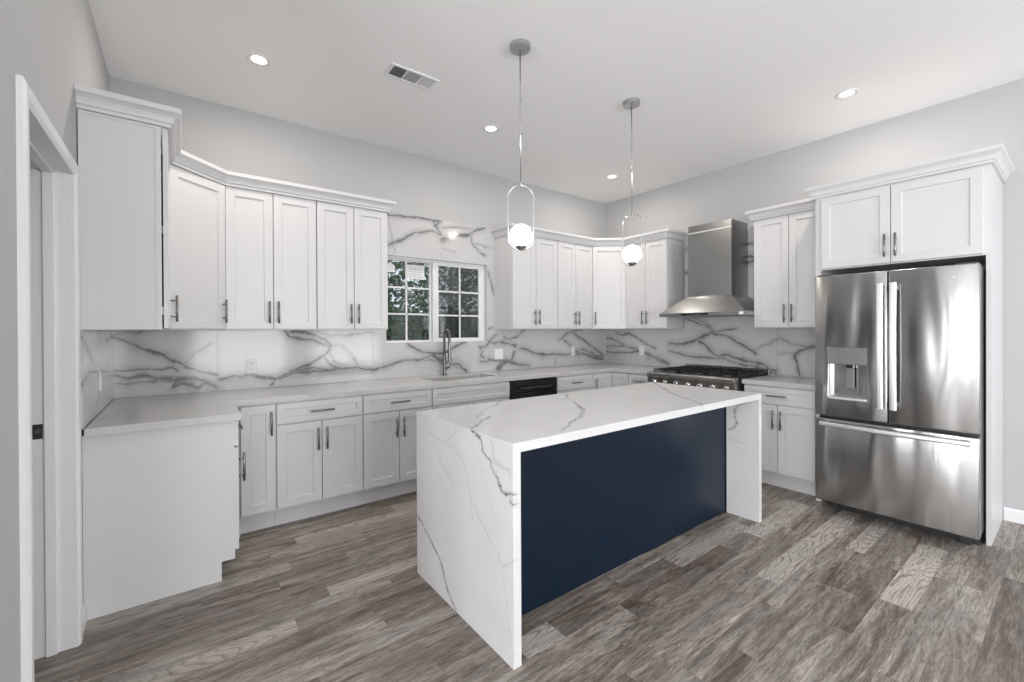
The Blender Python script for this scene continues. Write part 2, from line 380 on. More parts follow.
# vein paths per slab: (width mm, strength, points on the slab plane)
VEIN_BACK = [
    (9, 0.9, [(-0.368, 1.34), (-0.273, 1.286), (-0.183, 1.233), (-0.098, 1.193), (-0.036, 1.145), (0.008, 1.12), (0.072, 1.094), (0.147, 1.067), (0.219, 1.046)]),
    (4, 0.5, [(0.008, 1.125), (0.054, 1.164), (0.082, 1.209), (0.139, 1.242), (0.187, 1.276)]),
    (7, 0.8, [(-0.369, 1.098), (-0.274, 1.099), (-0.184, 1.098), (-0.098, 1.104), (-0.054, 1.113), (-0.019, 1.077)]),
    (13, 0.8, [(-0.362, 1.07), (-0.275, 1.049), (-0.192, 1.059), (-0.107, 1.044), (-0.019, 1.025), (0.053, 1.027), (0.147, 0.997), (0.218, 0.951)]),
    (6, 0.7, [(-0.354, 1.023), (-0.291, 1.008), (-0.209, 1.016), (-0.125, 1.028)]),
    (7, 0.8, [(-0.019, 1.02), (-0.038, 0.965), (0.008, 0.996), (0.053, 0.981), (0.099, 0.938), (0.137, 0.974), (0.218, 0.968)]),
    (8, 0.6, [(-0.368, 1.351), (-0.289, 1.361), (-0.224, 1.35), (-0.19, 1.364)]),
    (4, 0.5, [(-0.275, 1.049), (-0.225, 1.074), (-0.184, 1.098)]),
    (8, 0.9, [(0.24, 1.009), (0.324, 1.02), (0.438, 1.019), (0.535, 0.99), (0.629, 0.981), (0.693, 1.015), (0.787, 1.054), (0.885, 1.101), (0.973, 1.151), (1.037, 1.203)]),
    (8, 0.9, [(0.672, 1.375), (0.718, 1.316), (0.789, 1.296), (0.886, 1.295), (0.973, 1.258), (1.037, 1.216)]),
    (9, 0.9, [(0.742, 1.367), (0.837, 1.348), (0.923, 1.326), (0.999, 1.285), (1.05, 1.23)]),
    (6, 0.8, [(0.936, 1.353), (1.038, 1.32), (1.17, 1.324), (1.308, 1.345), (1.423, 1.364)]),
    (5, 0.9, [(0.629, 0.981), (0.584, 0.932)]),
    (13, 0.8, [(0.763, 1.011), (0.835, 1.017), (0.934, 1.024), (1.036, 1.026), (1.115, 1.035)]),
    (10, 0.8, [(0.647, 0.978), (0.693, 1.0), (0.811, 1.039), (0.885, 1.062), (0.959, 1.044), (1.036, 1.026)]),
    (7, 0.8, [(0.973, 1.164), (1.011, 1.095), (1.088, 1.037), (1.155, 1.025), (1.237, 1.028), (1.292, 1.034)]),
    (5, 0.7, [(1.037, 1.23), (1.143, 1.227), (1.21, 1.156), (1.251, 1.084), (1.278, 1.034)]),
    (7, 0.9, [(1.278, 1.034), (1.392, 1.005)]),
    (5, 0.6, [(1.037, 1.167), (1.063, 1.106), (1.169, 1.06)]),
    (7, 0.8, [(1.4, 0.997), (1.553, 1.038), (1.699, 1.072), (1.851, 1.08), (2.026, 1.116), (2.108, 1.137)]),
    (8, 0.85, [(1.76, 1.234), (1.851, 1.18), (1.994, 1.141), (2.108, 1.128), (2.244, 1.184), (2.404, 1.235)]),
    (14, 0.8, [(2.026, 1.116), (2.108, 1.059), (2.209, 1.031), (2.313, 1.007), (2.413, 0.937)]),
    (6, 0.6, [(1.913, 1.077), (2.026, 1.063), (2.108, 1.024), (2.244, 1.029), (2.313, 0.967)]),
    (8, 0.8, [(1.567, 2.451), (1.737, 2.463), (1.922, 2.477), (2.11, 2.47)]),
    (6, 0.7, [(2.11, 2.47), (2.05, 2.417), (2.109, 2.35)]),
    (7, 0.6, [(1.922, 2.477), (2.034, 2.467), (2.083, 2.406)]),
    (7, 0.75, [(1.566, 2.169), (1.706, 2.25), (1.858, 2.332), (2.033, 2.361), (2.109, 2.336)]),
    (3, 0.4, [(1.561, 2.43), (1.603, 2.243), (1.64, 2.108)]),
    (10, 0.85, [(2.132, 2.294), (2.286, 2.334), (2.465, 2.397), (2.653, 2.479)]),
    (5, 0.6, [(2.132, 2.264), (2.268, 2.301), (2.393, 2.378)]),
    (5, 0.6, [(2.133, 2.413), (2.287, 2.444), (2.429, 2.454), (2.502, 2.455)]),
    (6, 0.8, [(2.465, 2.388), (2.501, 2.292), (2.575, 2.221), (2.659, 2.189)]),
    (4, 0.5, [(2.538, 2.296), (2.69, 2.282), (2.769, 2.281)]),
    (3, 0.4, [(2.141, 2.196), (2.292, 2.176)]),
    (6, 0.8, [(2.701, 2.009), (2.735, 1.899), (2.786, 1.772)]),
    (7, 0.8, [(2.592, 1.179), (2.653, 1.19), (2.715, 1.24), (2.811, 1.317)]),
    (7, 0.7, [(2.592, 1.179), (2.622, 1.14), (2.599, 1.089), (2.637, 1.062)]),
    (10, 0.6, [(2.707, 1.24), (2.794, 1.219), (2.924, 1.243)]),
    (5, 0.7, [(2.708, 1.376), (2.771, 1.389)]),
    (9, 0.7, [(2.591, 1.032), (2.667, 1.022), (2.73, 1.039), (2.793, 1.029), (2.89, 1.018), (2.956, 1.029)]),
    (8, 0.8, [(2.89, 1.012), (2.825, 0.962), (2.808, 0.937), (2.857, 0.934), (2.889, 0.972), (2.956, 0.995)]),
    (8, 0.8, [(2.809, 0.93), (2.904, 0.991), (3.029, 1.04), (3.058, 1.107)]),
    (8, 0.85, [(2.878, 1.223), (2.988, 1.209), (3.086, 1.18)]),
    (9, 0.8, [(2.691, 1.044), (2.85, 1.026), (2.987, 1.009), (3.128, 0.968), (3.275, 0.945)]),
    (10, 0.85, [(3.144, 1.149), (3.276, 1.134), (3.366, 1.084), (3.49, 1.068), (3.699, 1.067)]),
    (4, 0.6, [(3.49, 1.068), (3.496, 1.009)]),
    (4, 0.5, [(3.699, 1.067), (3.715, 0.999), (3.702, 0.927)]),
    (6, 0.7, [(3.213, 1.37), (3.109, 1.29), (2.987, 1.259), (2.909, 1.292)]),
    (9, 0.8, [(3.716, 1.06), (3.884, 1.053), (4.094, 1.058), (4.259, 1.026), (4.429, 1.007), (4.586, 0.974)]),
    (8, 0.85, [(3.851, 1.227), (3.971, 1.162), (4.024, 1.111), (4.113, 1.083), (4.24, 1.04), (4.353, 0.997), (4.546, 0.968)]),
    (8, 0.6, [(4.241, 1.079), (4.391, 1.034), (4.546, 1.015), (4.593, 0.947)]),
    (7, 0.8, [(3.771, 1.246), (3.893, 1.315), (3.992, 1.35), (4.171, 1.36)]),
    (8, 0.85, [(3.992, 1.332), (4.196, 1.24), (4.355, 1.144), (4.576, 1.025)]),
    (9, 0.7, [(4.143, 1.114), (4.355, 1.063), (4.576, 0.968)]),
]
VEIN_RIGHT = [
    (8, 0.85, [(3.985, 1.136), (3.84, 1.148), (3.678, 1.144)]),
    (8, 0.8, [(3.792, 1.328), (3.677, 1.291), (3.566, 1.335)]),
    (8, 0.85, [(3.96, 1.251), (3.77, 1.216), (3.655, 1.145), (3.48, 1.114), (3.312, 1.05), (3.153, 0.988), (3.019, 0.962)]),
    (7, 0.8, [(3.655, 1.328), (3.479, 1.275), (3.353, 1.206), (3.192, 1.123)]),
    (8, 0.85, [(3.975, 1.065), (3.79, 1.058), (3.629, 1.065), (3.476, 1.083), (3.329, 1.076)]),
    (12, 0.7, [(3.329, 1.076), (3.216, 1.008), (3.106, 1.001), (3.026, 0.958)]),
    (8, 0.6, [(3.3, 0.992), (3.188, 1.033), (3.079, 0.991)]),
    (11, 0.9, [(2.996, 1.194), (2.837, 1.19), (2.696, 1.23), (2.562, 1.296), (2.469, 1.347)]),
    (6, 0.8, [(2.469, 1.347), (2.345, 1.346), (2.208, 1.366)]),
    (8, 0.8, [(2.815, 1.489), (2.696, 1.45), (2.561, 1.411), (2.469, 1.34)]),
    (9, 0.7, [(2.715, 1.494), (2.561, 1.447), (2.524, 1.411), (2.451, 1.347)]),
    (8, 0.85, [(2.469, 1.322), (2.31, 1.288), (2.175, 1.221), (2.078, 1.157), (2.016, 1.11)]),
    (11, 0.85, [(2.619, 1.231), (2.507, 1.144), (2.416, 1.076), (2.276, 1.082), (2.111, 1.033), (1.954, 1.009), (1.835, 0.959)]),
    (8, 0.8, [(2.997, 1.101), (2.837, 1.077), (2.677, 1.047), (2.488, 1.055), (2.345, 1.045), (2.143, 0.988), (1.954, 0.967), (1.841, 0.933)]),
    (4, 0.5, [(2.063, 1.125), (1.969, 1.193), (1.894, 1.227), (1.82, 1.276)]),
    (6, 0.8, [(2.239, 2.237), (2.098, 2.235), (2.028, 2.24)]),
    (9, 0.85, [(2.273, 2.126), (2.108, 2.114), (2.029, 2.109)]),
    (12, 0.85, [(2.274, 2.051), (2.124, 2.049), (2.029, 2.06)]),
    (7, 0.8, [(2.833, 2.27), (2.744, 2.301)]),
    (8, 0.8, [(2.834, 2.023), (2.713, 2.01)]),
    (6, 0.6, [(1.806, 1.276), (1.721, 1.23), (1.611, 1.211), (1.512, 1.205)]),
    (8, 0.8, [(1.512, 1.205), (1.611, 1.172), (1.666, 1.109), (1.652, 1.018), (1.633, 0.934)]),
    (5, 0.5, [(1.806, 1.119), (1.666, 1.14)]),
]
VEIN_LEFT = [
    (9, 0.8, [(2.731, 1.063), (2.758, 1.104), (2.836, 1.133), (2.976, 1.159), (3.163, 1.15), (3.719, 1.115)]),
    (8, 0.7, [(2.789, 1.348), (2.888, 1.302), (3.071, 1.218), (3.171, 1.155)]),
    (4, 0.6, [(2.906, 0.92), (3.086, 0.929), (3.255, 0.946), (3.296, 1.032)]),
    (9, 0.6, [(3.293, 1.345), (3.687, 1.322), (3.943, 1.33)]),
    (6, 0.6, [(3.28, 1.113), (3.601, 1.105), (3.927, 1.09)]),
]
VEIN_END = [
    (3.2, 1, [(1.695, 0.912), (1.652, 0.899), (1.627, 0.883), (1.611, 0.845), (1.603, 0.829), (1.563, 0.811), (1.544, 0.789), (1.532, 0.757), (1.502, 0.721), (1.48, 0.706), (1.436, 0.701), (1.399, 0.7)]),
    (4, 1, [(1.416, 0.674), (1.399, 0.666), (1.388, 0.657)]),
    (3, 0.9, [(1.669, 0.903), (1.63, 0.903), (1.644, 0.889), (1.669, 0.896)]),
    (3, 0.35, [(1.546, 0.907), (1.538, 0.887), (1.531, 0.845), (1.524, 0.802), (1.457, 0.793), (1.415, 0.795), (1.408, 0.763)]),
    (3, 0.25, [(1.544, 0.789), (1.486, 0.79), (1.422, 0.793), (1.398, 0.783)]),
    (3.5, 1, [(2.273, 0.335), (2.195, 0.296), (2.111, 0.238), (2.006, 0.193), (1.956, 0.118), (1.909, 0.045), (1.848, 0.005)]),
    (3, 0.22, [(2.13, 0.824), (2.014, 0.792), (1.949, 0.784), (1.825, 0.889)]),
    (3, 0.22, [(2.015, 0.739), (1.961, 0.667), (1.867, 0.62)]),
    (3, 0.2, [(1.948, 0.805), (1.769, 0.773), (1.733, 0.676), (1.699, 0.497)]),
    (3, 0.25, [(1.705, 0.578), (1.553, 0.462), (1.467, 0.377), (1.392, 0.437)]),
    (2.5, 0.18, [(1.467, 0.377), (1.434, 0.274), (1.404, 0.098)]),
]
VEIN_TOP = [
    (4, 0.8, [(1.077, 1.728), (1.127, 1.761), (1.204, 1.833), (1.296, 1.892)]),
    (4, 0.55, [(1.248, 1.93), (1.341, 2.041), (1.441, 2.127), (1.54, 2.184), (1.624, 2.265)]),
    (3, 0.4, [(1.204, 1.833), (1.248, 1.93)]),
    (4, 0.85, [(1.365, 1.43), (1.395, 1.448), (1.462, 1.477), (1.553, 1.554), (1.664, 1.597), (1.783, 1.687), (1.879, 1.819), (1.97, 1.934)]),
    (4, 0.7, [(1.985, 2.079), (2.083, 2.112), (2.217, 2.252)]),
    (3, 0.6, [(1.854, 1.795), (1.733, 1.65)]),
    (3, 0.35, [(1.97, 1.934), (2.083, 2.112)]),
    (5, 0.7, [(3.245, 2.235), (3.021, 2.016), (2.802, 1.793), (2.656, 1.578), (2.504, 1.396)]),
    (4, 0.4, [(3.429, 2.462), (3.203, 2.183)]),
]
VEIN_REND = [
    (4, 0.9, [(1.602, 0.624), (1.567, 0.647), (1.551, 0.685), (1.563, 0.723), (1.563, 0.756), (1.55, 0.79), (1.503, 0.82), (1.469, 0.841)]),
    (3, 0.25, [(1.599, 0.563), (1.551, 0.548), (1.488, 0.536)]),
]

# ---------------------------------------------------------------- floor: every plank a face with its own values
ROWS = [.06, .16, .265, .385, .50, .63, .71, .805, .90, .98, 1.105, 1.18, 1.265, 1.395, 1.52, 1.615, 1.72, 1.83, 1.945, 2.06, 2.162, 2.265, 2.35, 2.445, 2.55, 2.65, 2.745, 2.85, 2.96, 3.055, 3.16]
while ROWS[-1] < YB+.1: ROWS.append(ROWS[-1]+.115)
while ROWS[0] > WY-.1: ROWS.insert(0, ROWS[0]-random.choice((.10, .12, .125)))
LITE = {.50: [(2.80, 3.73, .9)], .805: [(3.28, 4.02, .75)], .98: [(2.53, 3.965, .85)], 1.395: [(2.28, 3.12, .6), (1.14, 1.355, .9)], 1.265: [(3.01, 3.86, .7)],
        2.35: [(.61, 1.6, .8)], 3.055: [(.59, 1.5, .6)], 2.96: [(.425, 1.5, .45)], 2.162: [(-.25, .425, .6)], 2.65: [(-.9, .078, .15)], -.175: [(1.2, 2.3, .8)], .265: [(4.05, 4.9, .5)]}
fv, ff, fr, fl_, fuv, fed = [], [], [], [], [], []
def plank(x0, x1, y0, y1, lit):
    n = len(fv); fv.extend([(x0, y0, 0), (x1, y0, 0), (x1, y1, 0), (x0, y1, 0)]); ff.append((n, n+1, n+2, n+3))
    fr.append(random.random()); fl_.append(lit); fuv.extend([(0, 0), (x1-x0, 0), (x1-x0, y1-y0), (0, y1-y0)]); fed.extend([(0, 0), (1, 0), (1, 1), (0, 1)])
for y0, y1 in zip(ROWS, ROWS[1:]):
    sp_ = sorted(next((v for k, v in LITE.items() if abs(k-y0) < .01), []))
    xs = []; x = WX-.2-random.random()
    ends = [(a, b, l) for a, b, l in sp_]
    cur = x
    segs = []
    for a, b, l in ends+[(5.2, None, None)]:
        while a-cur > 1.25:
            L = random.uniform(.7, 1.2); segs.append((cur, cur+L, 0.)); cur += L
        if a > cur: segs.append((cur, a, 0.))
        if b: segs.append((a, b, l)); cur = b
    for a, b, l in segs:
        if l == 0. and random.random() < .07: l = random.uniform(.3, .8)
        a, b = max(a, WX), min(b, XR+.3)
        if b > a: plank(a, b, y0, y1, l)
me = bpy.data.meshes.new('floor'); me.from_pydata(fv, [], ff); me.update()
for nm, dat in (('rnd', fr), ('lite', fl_)):
    a = me.attributes.new(nm, 'FLOAT', 'FACE'); a.data.foreach_set('value', dat)
for nm, dat in (('plank', fuv), ('edge', fed)):
    l = me.uv_layers.new(name=nm); l.data.foreach_set('uv', [c for p in dat for c in p])
me.materials.append(M['plank_floor'])
fo = bpy.data.objects.new('floor', me); COL.objects.link(fo); structure(fo); tag(fo, 'grey brown wood-look plank floor', 'floor')

# ---------------------------------------------------------------- ceiling and walls
structure(MB().box(WX-.15, XR+.15, WY-.15, YB+.2, ZC, ZC+.1).build('ceiling', 'ceiling_paint'))
WINX0, WINX1, WINZ0, WINZ1 = 1.535, 2.688, 1.245, 2.085
wb = MB().box(XL-.14, WINX0, YB, YB+.16, 0, ZC).box(WINX1, XR+.14, YB, YB+.16, 0, ZC).box(WINX0, WINX1, YB, YB+.16, 0, WINZ0).box(WINX0, WINX1, YB, YB+.16, WINZ1, ZC)
structure(wb.build('wall_back', 'wall_paint'))
structure(MB().box(XR, XR+.14, WY-.14, YB, 0, ZC).build('wall_right', 'wall_paint'))
DY0, DY1, DZ = 1.912, 2.645, 2.045                 # doorway in the left wall
wl = MB().box(XL-.14, XL, 1.45, DY0-.02, 0, ZC).box(XL-.14, XL, DY1+.02, YB, 0, ZC).box(XL-.14, XL, DY0-.02, DY1+.02, DZ+.02, ZC)
structure(wl.build('wall_left', 'wall_paint'))
# unseen hall walls added beyond the doorway, keeping window light off the jamb
structure(MB().box(WX-.14, XL-.14, 1.74, 1.85, 0, ZC).build('wall_north_added', 'wall_paint'))
structure(MB().box(-1.75, -1.65, 1.85, YB, 0, ZC).box(-1.75, XL-.14, YB, YB+.1, 0, ZC).build('wall_hall_added', 'wall_paint'))
def windowed_wall(name, fixed, a0, a1, holes, axis):
    mb = MB(); z0, z1 = .35, 2.35
    def bx(a, b, c, d):
        if axis == 'x': mb.box(fixed-.14, fixed, a, b, c, d)
        else: mb.box(a, b, fixed-.14, fixed, c, d)
    cur = a0
    for h0, h1 in holes:
        bx(cur, h0, 0, ZC); bx(h0, h1, 0, z0); bx(h0, h1, z1, ZC); cur = h1
    bx(cur, a1, 0, ZC); return structure(mb.build(name, 'wall_paint'))
windowed_wall('wall_west_living', WX, WY, 1.74, WEST, 'x')
windowed_wall('wall_south_living', WY, WX, XR+.14, SOUTH, 'y')
nwin = 2
for holes, ax in ((WEST, 'x'), (SOUTH, 'y'), (EAST, 'e')):  # unseen window frames added for their reflections
    for a, b in holes:
        mb = MB()
        if b-a < .2: continue
        rects = [(a, a+.05, .35, 2.35), (b-.05, b, .35, 2.35), (a, b, .35, .40), (a, b, 2.30, 2.35), ((a+b)/2-.02, (a+b)/2+.02, .35, 2.35)]
        for u0, u1, z0, z1 in rects:
            if ax == 'e': mb.box(XR-.075, XR-.035, u0, u1, z0, z1)
            elif ax == 'x': mb.box(WX+.035, WX+.075, u0, u1, z0, z1)
            else: mb.box(u0, u1, WY+.035, WY+.075, z0, z1)
        structure(mb.build('window_%d' % nwin, 'vinyl')); nwin += 1

# baseboards
BBP = [(0, 0), (.014, 0), (.014, .080), (.008, .092), (0, .092)]
structure(sweep(MB(), [(XR, .346), (XR, WY)], BBP).build('baseboard_right', 'trim_paint'))
structure(sweep(MB(), [(XL, DY1+.060), (XL, 2.855)], BBP).build('baseboard_left', 'trim_paint'))
structure(sweep(MB(), [(XL, 1.45), (XL, DY0-.060)], BBP).build('baseboard_left_near', 'trim_paint'))
# flip: right-hand rule puts the right wall's board on -x and the left wall's on +x

# doorway: casing, jamb with stop, strike plate
d1 = thing('door_1', 'white cased doorway in the left wall without a door leaf in view', 'doorway'); structure(d1)
cs = MB()
CP = [(.0, 0.), (.0, .010), (.012, .018), (.046, .020), (.058, .014), (.058, 0.)]      # across the casing, proud of the wall
def cas(mb, side):
    # mitred three-sided casing swept round the opening, profile (across, proud)
    pts_in = [(DY0, 0.), (DY0, DZ), (DY1, DZ), (DY1, 0.)]
    dirs = [(-1, 0), (-1, 1), (1, 1), (1, 0)]
    vs = []; n = len(CP)
    for (y, z), (dy, dz) in zip(pts_in, dirs):
        for a, h in CP: vs.append((XL+h if side > 0 else XL-.14-h, y+dy*a, z+dz*a))
    fs = [(i*n+j, (i+1)*n+j, (i+1)*n+(j+1) % n, i*n+(j+1) % n) for i in range(3) for j in range(n)]
    fs += [tuple(range(n)), tuple(3*n+j for j in range(n-1, -1, -1))]
    mb.add(vs, fs)
cas(cs, 1); cas(cs, -1)
cs.build('casing', 'trim_paint', d1)
jb = MB().box(XL-.14, XL, DY0-.02, DY0, 0, DZ+.02).box(XL-.14, XL, DY1, DY1+.02, 0, DZ+.02).box(XL-.14, XL, DY0, DY1, DZ, DZ+.02)
jb.box(XL-.085, XL-.05, DY0, DY0+.011, 0, DZ).box(XL-.085, XL-.05, DY1-.011, DY1, 0, DZ).box(XL-.085, XL-.05, DY0+.011, DY1-.011, DZ-.011, DZ)
jb.build('jamb', 'trim_paint', d1, .002)
sp1 = MB().box(XL-.127, XL-.089, DY1-.0025, DY1, .918, .980).build('strike_plate', 'dark_plastic', d1, .001); sp1['label'] = 'black strike plate'
MB().lathe([(.0001, -.004), (.010, -.004), (.010, 0), (.006, 0)], (XL-.105, DY1-.0015, .950), 18, 'y').build('latch_hole', 'nickel', sp1)

# kitchen window
FY = YB+.045
w1 = MB()
for x0, x1, z0, z1 in [(WINX0, WINX0+.03, WINZ0, WINZ1), (WINX1-.03, WINX1, WINZ0, WINZ1), (WINX0+.03, WINX1-.03, WINZ0, WINZ0+.012), (WINX0+.03, WINX1-.03, WINZ1-.02, WINZ1)]:
    w1.box(x0, x1, FY, FY+.08, z0, z1)
w1 = w1.build('window_1', 'vinyl', None, .002); structure(w1); tag(w1, 'white vinyl sliding window with grids above the sink', 'window')
GX0, GXM, GX1 = WINX0+.03, 2.062, WINX1-.03
def sash(name, x0, x1, y, fw, gv, gh, z0=WINZ0+.012, z1=WINZ1-.02):
    s = MB().box(x0, x0+fw[0], y, y+.03, z0, z1).box(x1-fw[1], x1, y, y+.03, z0, z1).box(x0+fw[0], x1-fw[1], y, y+.03, z0, z0+fw[2]).box(x0+fw[0], x1-fw[1], y, y+.03, z1-fw[2], z1)
    so = s.build(name, 'vinyl', w1, .002)
    g = MB().box(gv-.008, gv+.008, y+.010, y+.022, z0+fw[2], z1-fw[2])
    for h in gh: g.box(x0+fw[0], x1-fw[1], y+.010, y+.022, h-.008, h+.008)
    g.build('muntins', 'vinyl', so)
    MB().box(x0+fw[0]-.005, x1-fw[1]+.005, y+.014, y+.018, z0+fw[2]-.005, z1-fw[2]+.005).build('pane', 'window_glass', so)
    return so
sash('fixed_sash', GX0, GXM+.03, FY+.042, (.012, .05, .012), 1.794, (1.792, 1.530))
ss = sash('sliding_sash', GXM-.002, GX1, FY+.008, (.066, .036, .030), 2.385, (1.772, 1.523))
MB().box(GXM+.012, GXM+.026, FY+.000, FY+.008, 1.60, 1.66).build('sash_latch', 'vinyl', ss, .002)
MB().box(GXM+.04, GX1-.01, FY+.072, FY+.0725, WINZ0+.02, WINZ1-.03).build('insect_screen', 'insect_mesh', w1)
pp = MB().box(1.800, 1.986, FY+.0445, FY+.0450, 1.882, 2.022).build('paper_sheet', 'paper'); tag(pp, 'white printed sheet stuck on the left window pane beside the middle bar', 'paper')
ln = MB()
for i in range(7): ln.box(1.812, 1.972-(.03 if i % 3 == 2 else 0), FY+.0440, FY+.0444, 2.004-i*.017, 2.0075-i*.017)
ln.build('printed_lines', 'ink', pp)
hs = MB().prism([(1.567, 1.935), (1.672, 1.935), (1.672, 1.995), (1.625, 2.035), (1.578, 1.995), (1.567, 1.995)], FY+.0445, FY+.0450, 'y').build('window_sticker', 'paper')
tag(hs, 'white house-shaped sticker in the upper left corner of the window pane', 'sticker')

# ---------------------------------------------------------------- outside the window
structure(MB().box(-3, 9, YB+.3, 14, -.25, -.15).build('ground', 'soil'))
fn = thing('garden_fence', 'dark board fence seen through the right half of the window', 'fence', (0, 8.4, -.15))
for i in range(30): MB().box(.2+i*.2, .385+i*.2, 0, .02, 0, 1.9).build('board', 'fence_paint', fn)
MB().box(.2, 6.2, .02, .06, .4, .5).box(.2, 6.2, .02, .06, 1.5, 1.6).build('rail', 'fence_paint', fn)
def tree(loc, h, rad, n, seed, label):
    rs = random.Random(seed); t = thing('tree', label, 'tree', loc, 0, None)
    tk = MB().tube([(0, 0, 0), (.04, .02, h*.35), (-.03, .0, h*.7), (0, 0, h)], [.06, .05, .035, .015], 10)
    for i in range(9):
        a = rs.uniform(0, 2*PI); z = rs.uniform(.3, .8)*h; L = rad*rs.uniform(.5, .9)
        tk.tube([(0, 0, z), (L*.5*math.cos(a), L*.5*math.sin(a), z+.15), (L*math.cos(a), L*math.sin(a), z+.2)], [.022, .014, .006], 6)
    tk.build('trunk', 'bark', t)
    lf = MB()
    for i in range(n):
        while 1:
            x, y, z = (rs.uniform(-1, 1) for _ in range(3))
            if .25 < x*x+y*y+z*z < 1: break
        c = Vector((x*rad, y*rad, h*.58+z*h*.48)); L = rs.uniform(.045, .10); wd = L*.42
        rot = Matrix.Rotation(rs.uniform(0, 2*PI), 3, 'Z') @ Matrix.Rotation(rs.uniform(-1., .9), 3, 'X') @ Matrix.Rotation(rs.uniform(-.8, .8), 3, 'Y')
        pts = [(0, 0, 0), (wd, L*.5, .010), (0, L, -.006), (-wd, L*.5, .010)]
        lf.add([c+rot @ Vector(p) for p in pts], [(0, 1, 2), (0, 2, 3)])
    lf.build('foliage', 'leaves', t)
tree((1.75, 5.45, -.15), 2.9, .70, 3600, 1, 'leafy green tree close behind the left half of the window')
tree((3.25, 5.75, -.15), 2.7, .75, 3600, 2, 'dark green tree behind the right half of the window')
tree((5.0, 7.3, -.15), 3.2, .95, 3000, 3, 'green tree farther off behind the right window sash')
tree((2.75, 7.3, -.15), 3.6, 1.0, 3600, 4, 'tall green tree standing behind the middle of the window')

# ---------------------------------------------------------------- marble backsplashes
J = .0015
pb = [(XL+.012, .228-J, CT+.001, 1.38), (.228, 1.411-J, CT+.001, 1.38), (1.411, WINX0, CT+.001, 1.38), (WINX0, 2.585, CT+.001, WINZ0), (2.585+J, WINX1, CT+.001, WINZ0), (WINX1, 3.742-J, CT+.001, 1.38), (3.742, XR-.012, CT+.001, 1.38),
      (1.411, WINX0, 1.38, 2.49), (WINX1, 2.81, 1.38, 2.49), (WINX0, 2.119-J, WINZ1, 2.49), (2.119, WINX1, WINZ1, 2.49)]
bs = slab('backsplash', pb, ('y', YB-.012), .0115, VEIN_BACK, 'marble_tile')
tag(bs, 'white marble slab backsplash with grey veins along the window wall', 'backsplash')
rv = MB()
e_ = .0035
for q in [(WINX0+.0003, WINX0+e_, WINZ0, WINZ1), (WINX1-e_, WINX1-.0003, WINZ0, WINZ1), (WINX0+e_, WINX1-e_, WINZ0+.0003, WINZ0+e_), (WINX0+e_, WINX1-e_, WINZ1-e_, WINZ1-.0003)]: rv.box(q[0], q[1], YB-.013, FY, q[2], q[3])
rv.build('window_reveal', 'marble_tile', bs)
pr2 = [(3.03, YB-.012, CT+.001, 1.38), (2.80, 3.03-J, CT+.001, 1.38), (1.817, 2.80, CT-.30, 2.445), (1.262, 1.817-J, CT+.001, 1.38)]
tag(slab('backsplash', pr2, ('x', XR-.012), .0115, VEIN_RIGHT, 'marble_tile'), 'white marble slab backsplash with grey veins behind the range and hood', 'backsplash')
tag(slab('backsplash', [(2.806, YB-.012, CT+.001, 1.38)], ('x', XL+.012), -.0115, VEIN_LEFT, 'marble_tile'), 'short white marble backsplash on the left wall beside the doorway', 'backsplash')

# ---------------------------------------------------------------- cabinet parts
def panel_front(w, h, t=.020, fw=.056, rec=.009):
    """shaker front in local x 0..w, z 0..h, front at y=-t, back at y=0"""
    fw = min(fw, h*.30)
    e = .0018; s = MB()
    def ring(x0, z0, x1, z1, y): return [(x0, y, z0), (x1, y, z0), (x1, y, z1), (x0, y, z1)]
    rings = [ring(0, 0, w, h, 0), ring(0, 0, w, h, -t+e), ring(e, e, w-e, h-e, -t), ring(fw, fw, w-fw, h-fw, -t), ring(fw+.004, fw+.004, w-fw-.004, h-fw-.004, -t+rec)]
    vs = [p for r in rings for p in r]; fs = [(3, 2, 1, 0)]
    for k in range(len(rings)-1):
        for j in range(4): fs.append((k*4+j, k*4+(j+1) % 4, (k+1)*4+(j+1) % 4, (k+1)*4+j))
    n = (len(rings)-1)*4; fs.append((n, n+1, n+2, n+3)); s.add(vs, fs); return s
def bar_handle(x, z, vert=True, L=.160, t=.020):
    s = MB(); d = (0, 0, 1) if vert else (1, 0, 0)
    P = lambda a, y: (x+d[0]*a, y, z+d[2]*a)
    s.tube([P(-L/2, -t-.030), P(-L/2+.001, -t-.030), P(L/2-.001, -t-.030), P(L/2, -t-.030)], [.006, .007, .007, .006], 12)
    for a in (-.048, .048): s.cyl(P(a, -t), P(a, -t-.030), .005, 10)
    return s
def front(kind, parent, x0, x1, z0, z1, hnd=None, m='cabinet_lacquer', xf=None, y=-.002):
    g = .0024
    mb = panel_front(x1-x0-2*g, z1-z0-2*g); base = Matrix.Translation((x0+g, y, z0+g))
    mb.xf((xf or Matrix()) @ base)
    o = mb.build(kind, m, parent)
    if hnd:
        if hnd == 'h': hb = bar_handle((x0+x1)/2, (z0+z1)/2, False)
        else:
            side, vpos = hnd
            hx = x0+.030 if side == 'l' else x1-.030
            hz = z1-.125 if vpos == 't' else z0+.125
            hb = bar_handle(hx, hz, True)
        hb.xf((xf or Matrix()) @ Matrix.Translation((0, y, 0))).build('handle', 'nickel', o)
    return o
KZ = .125; D0, D1, DR0, DR1 = .140, .716, .722, .865
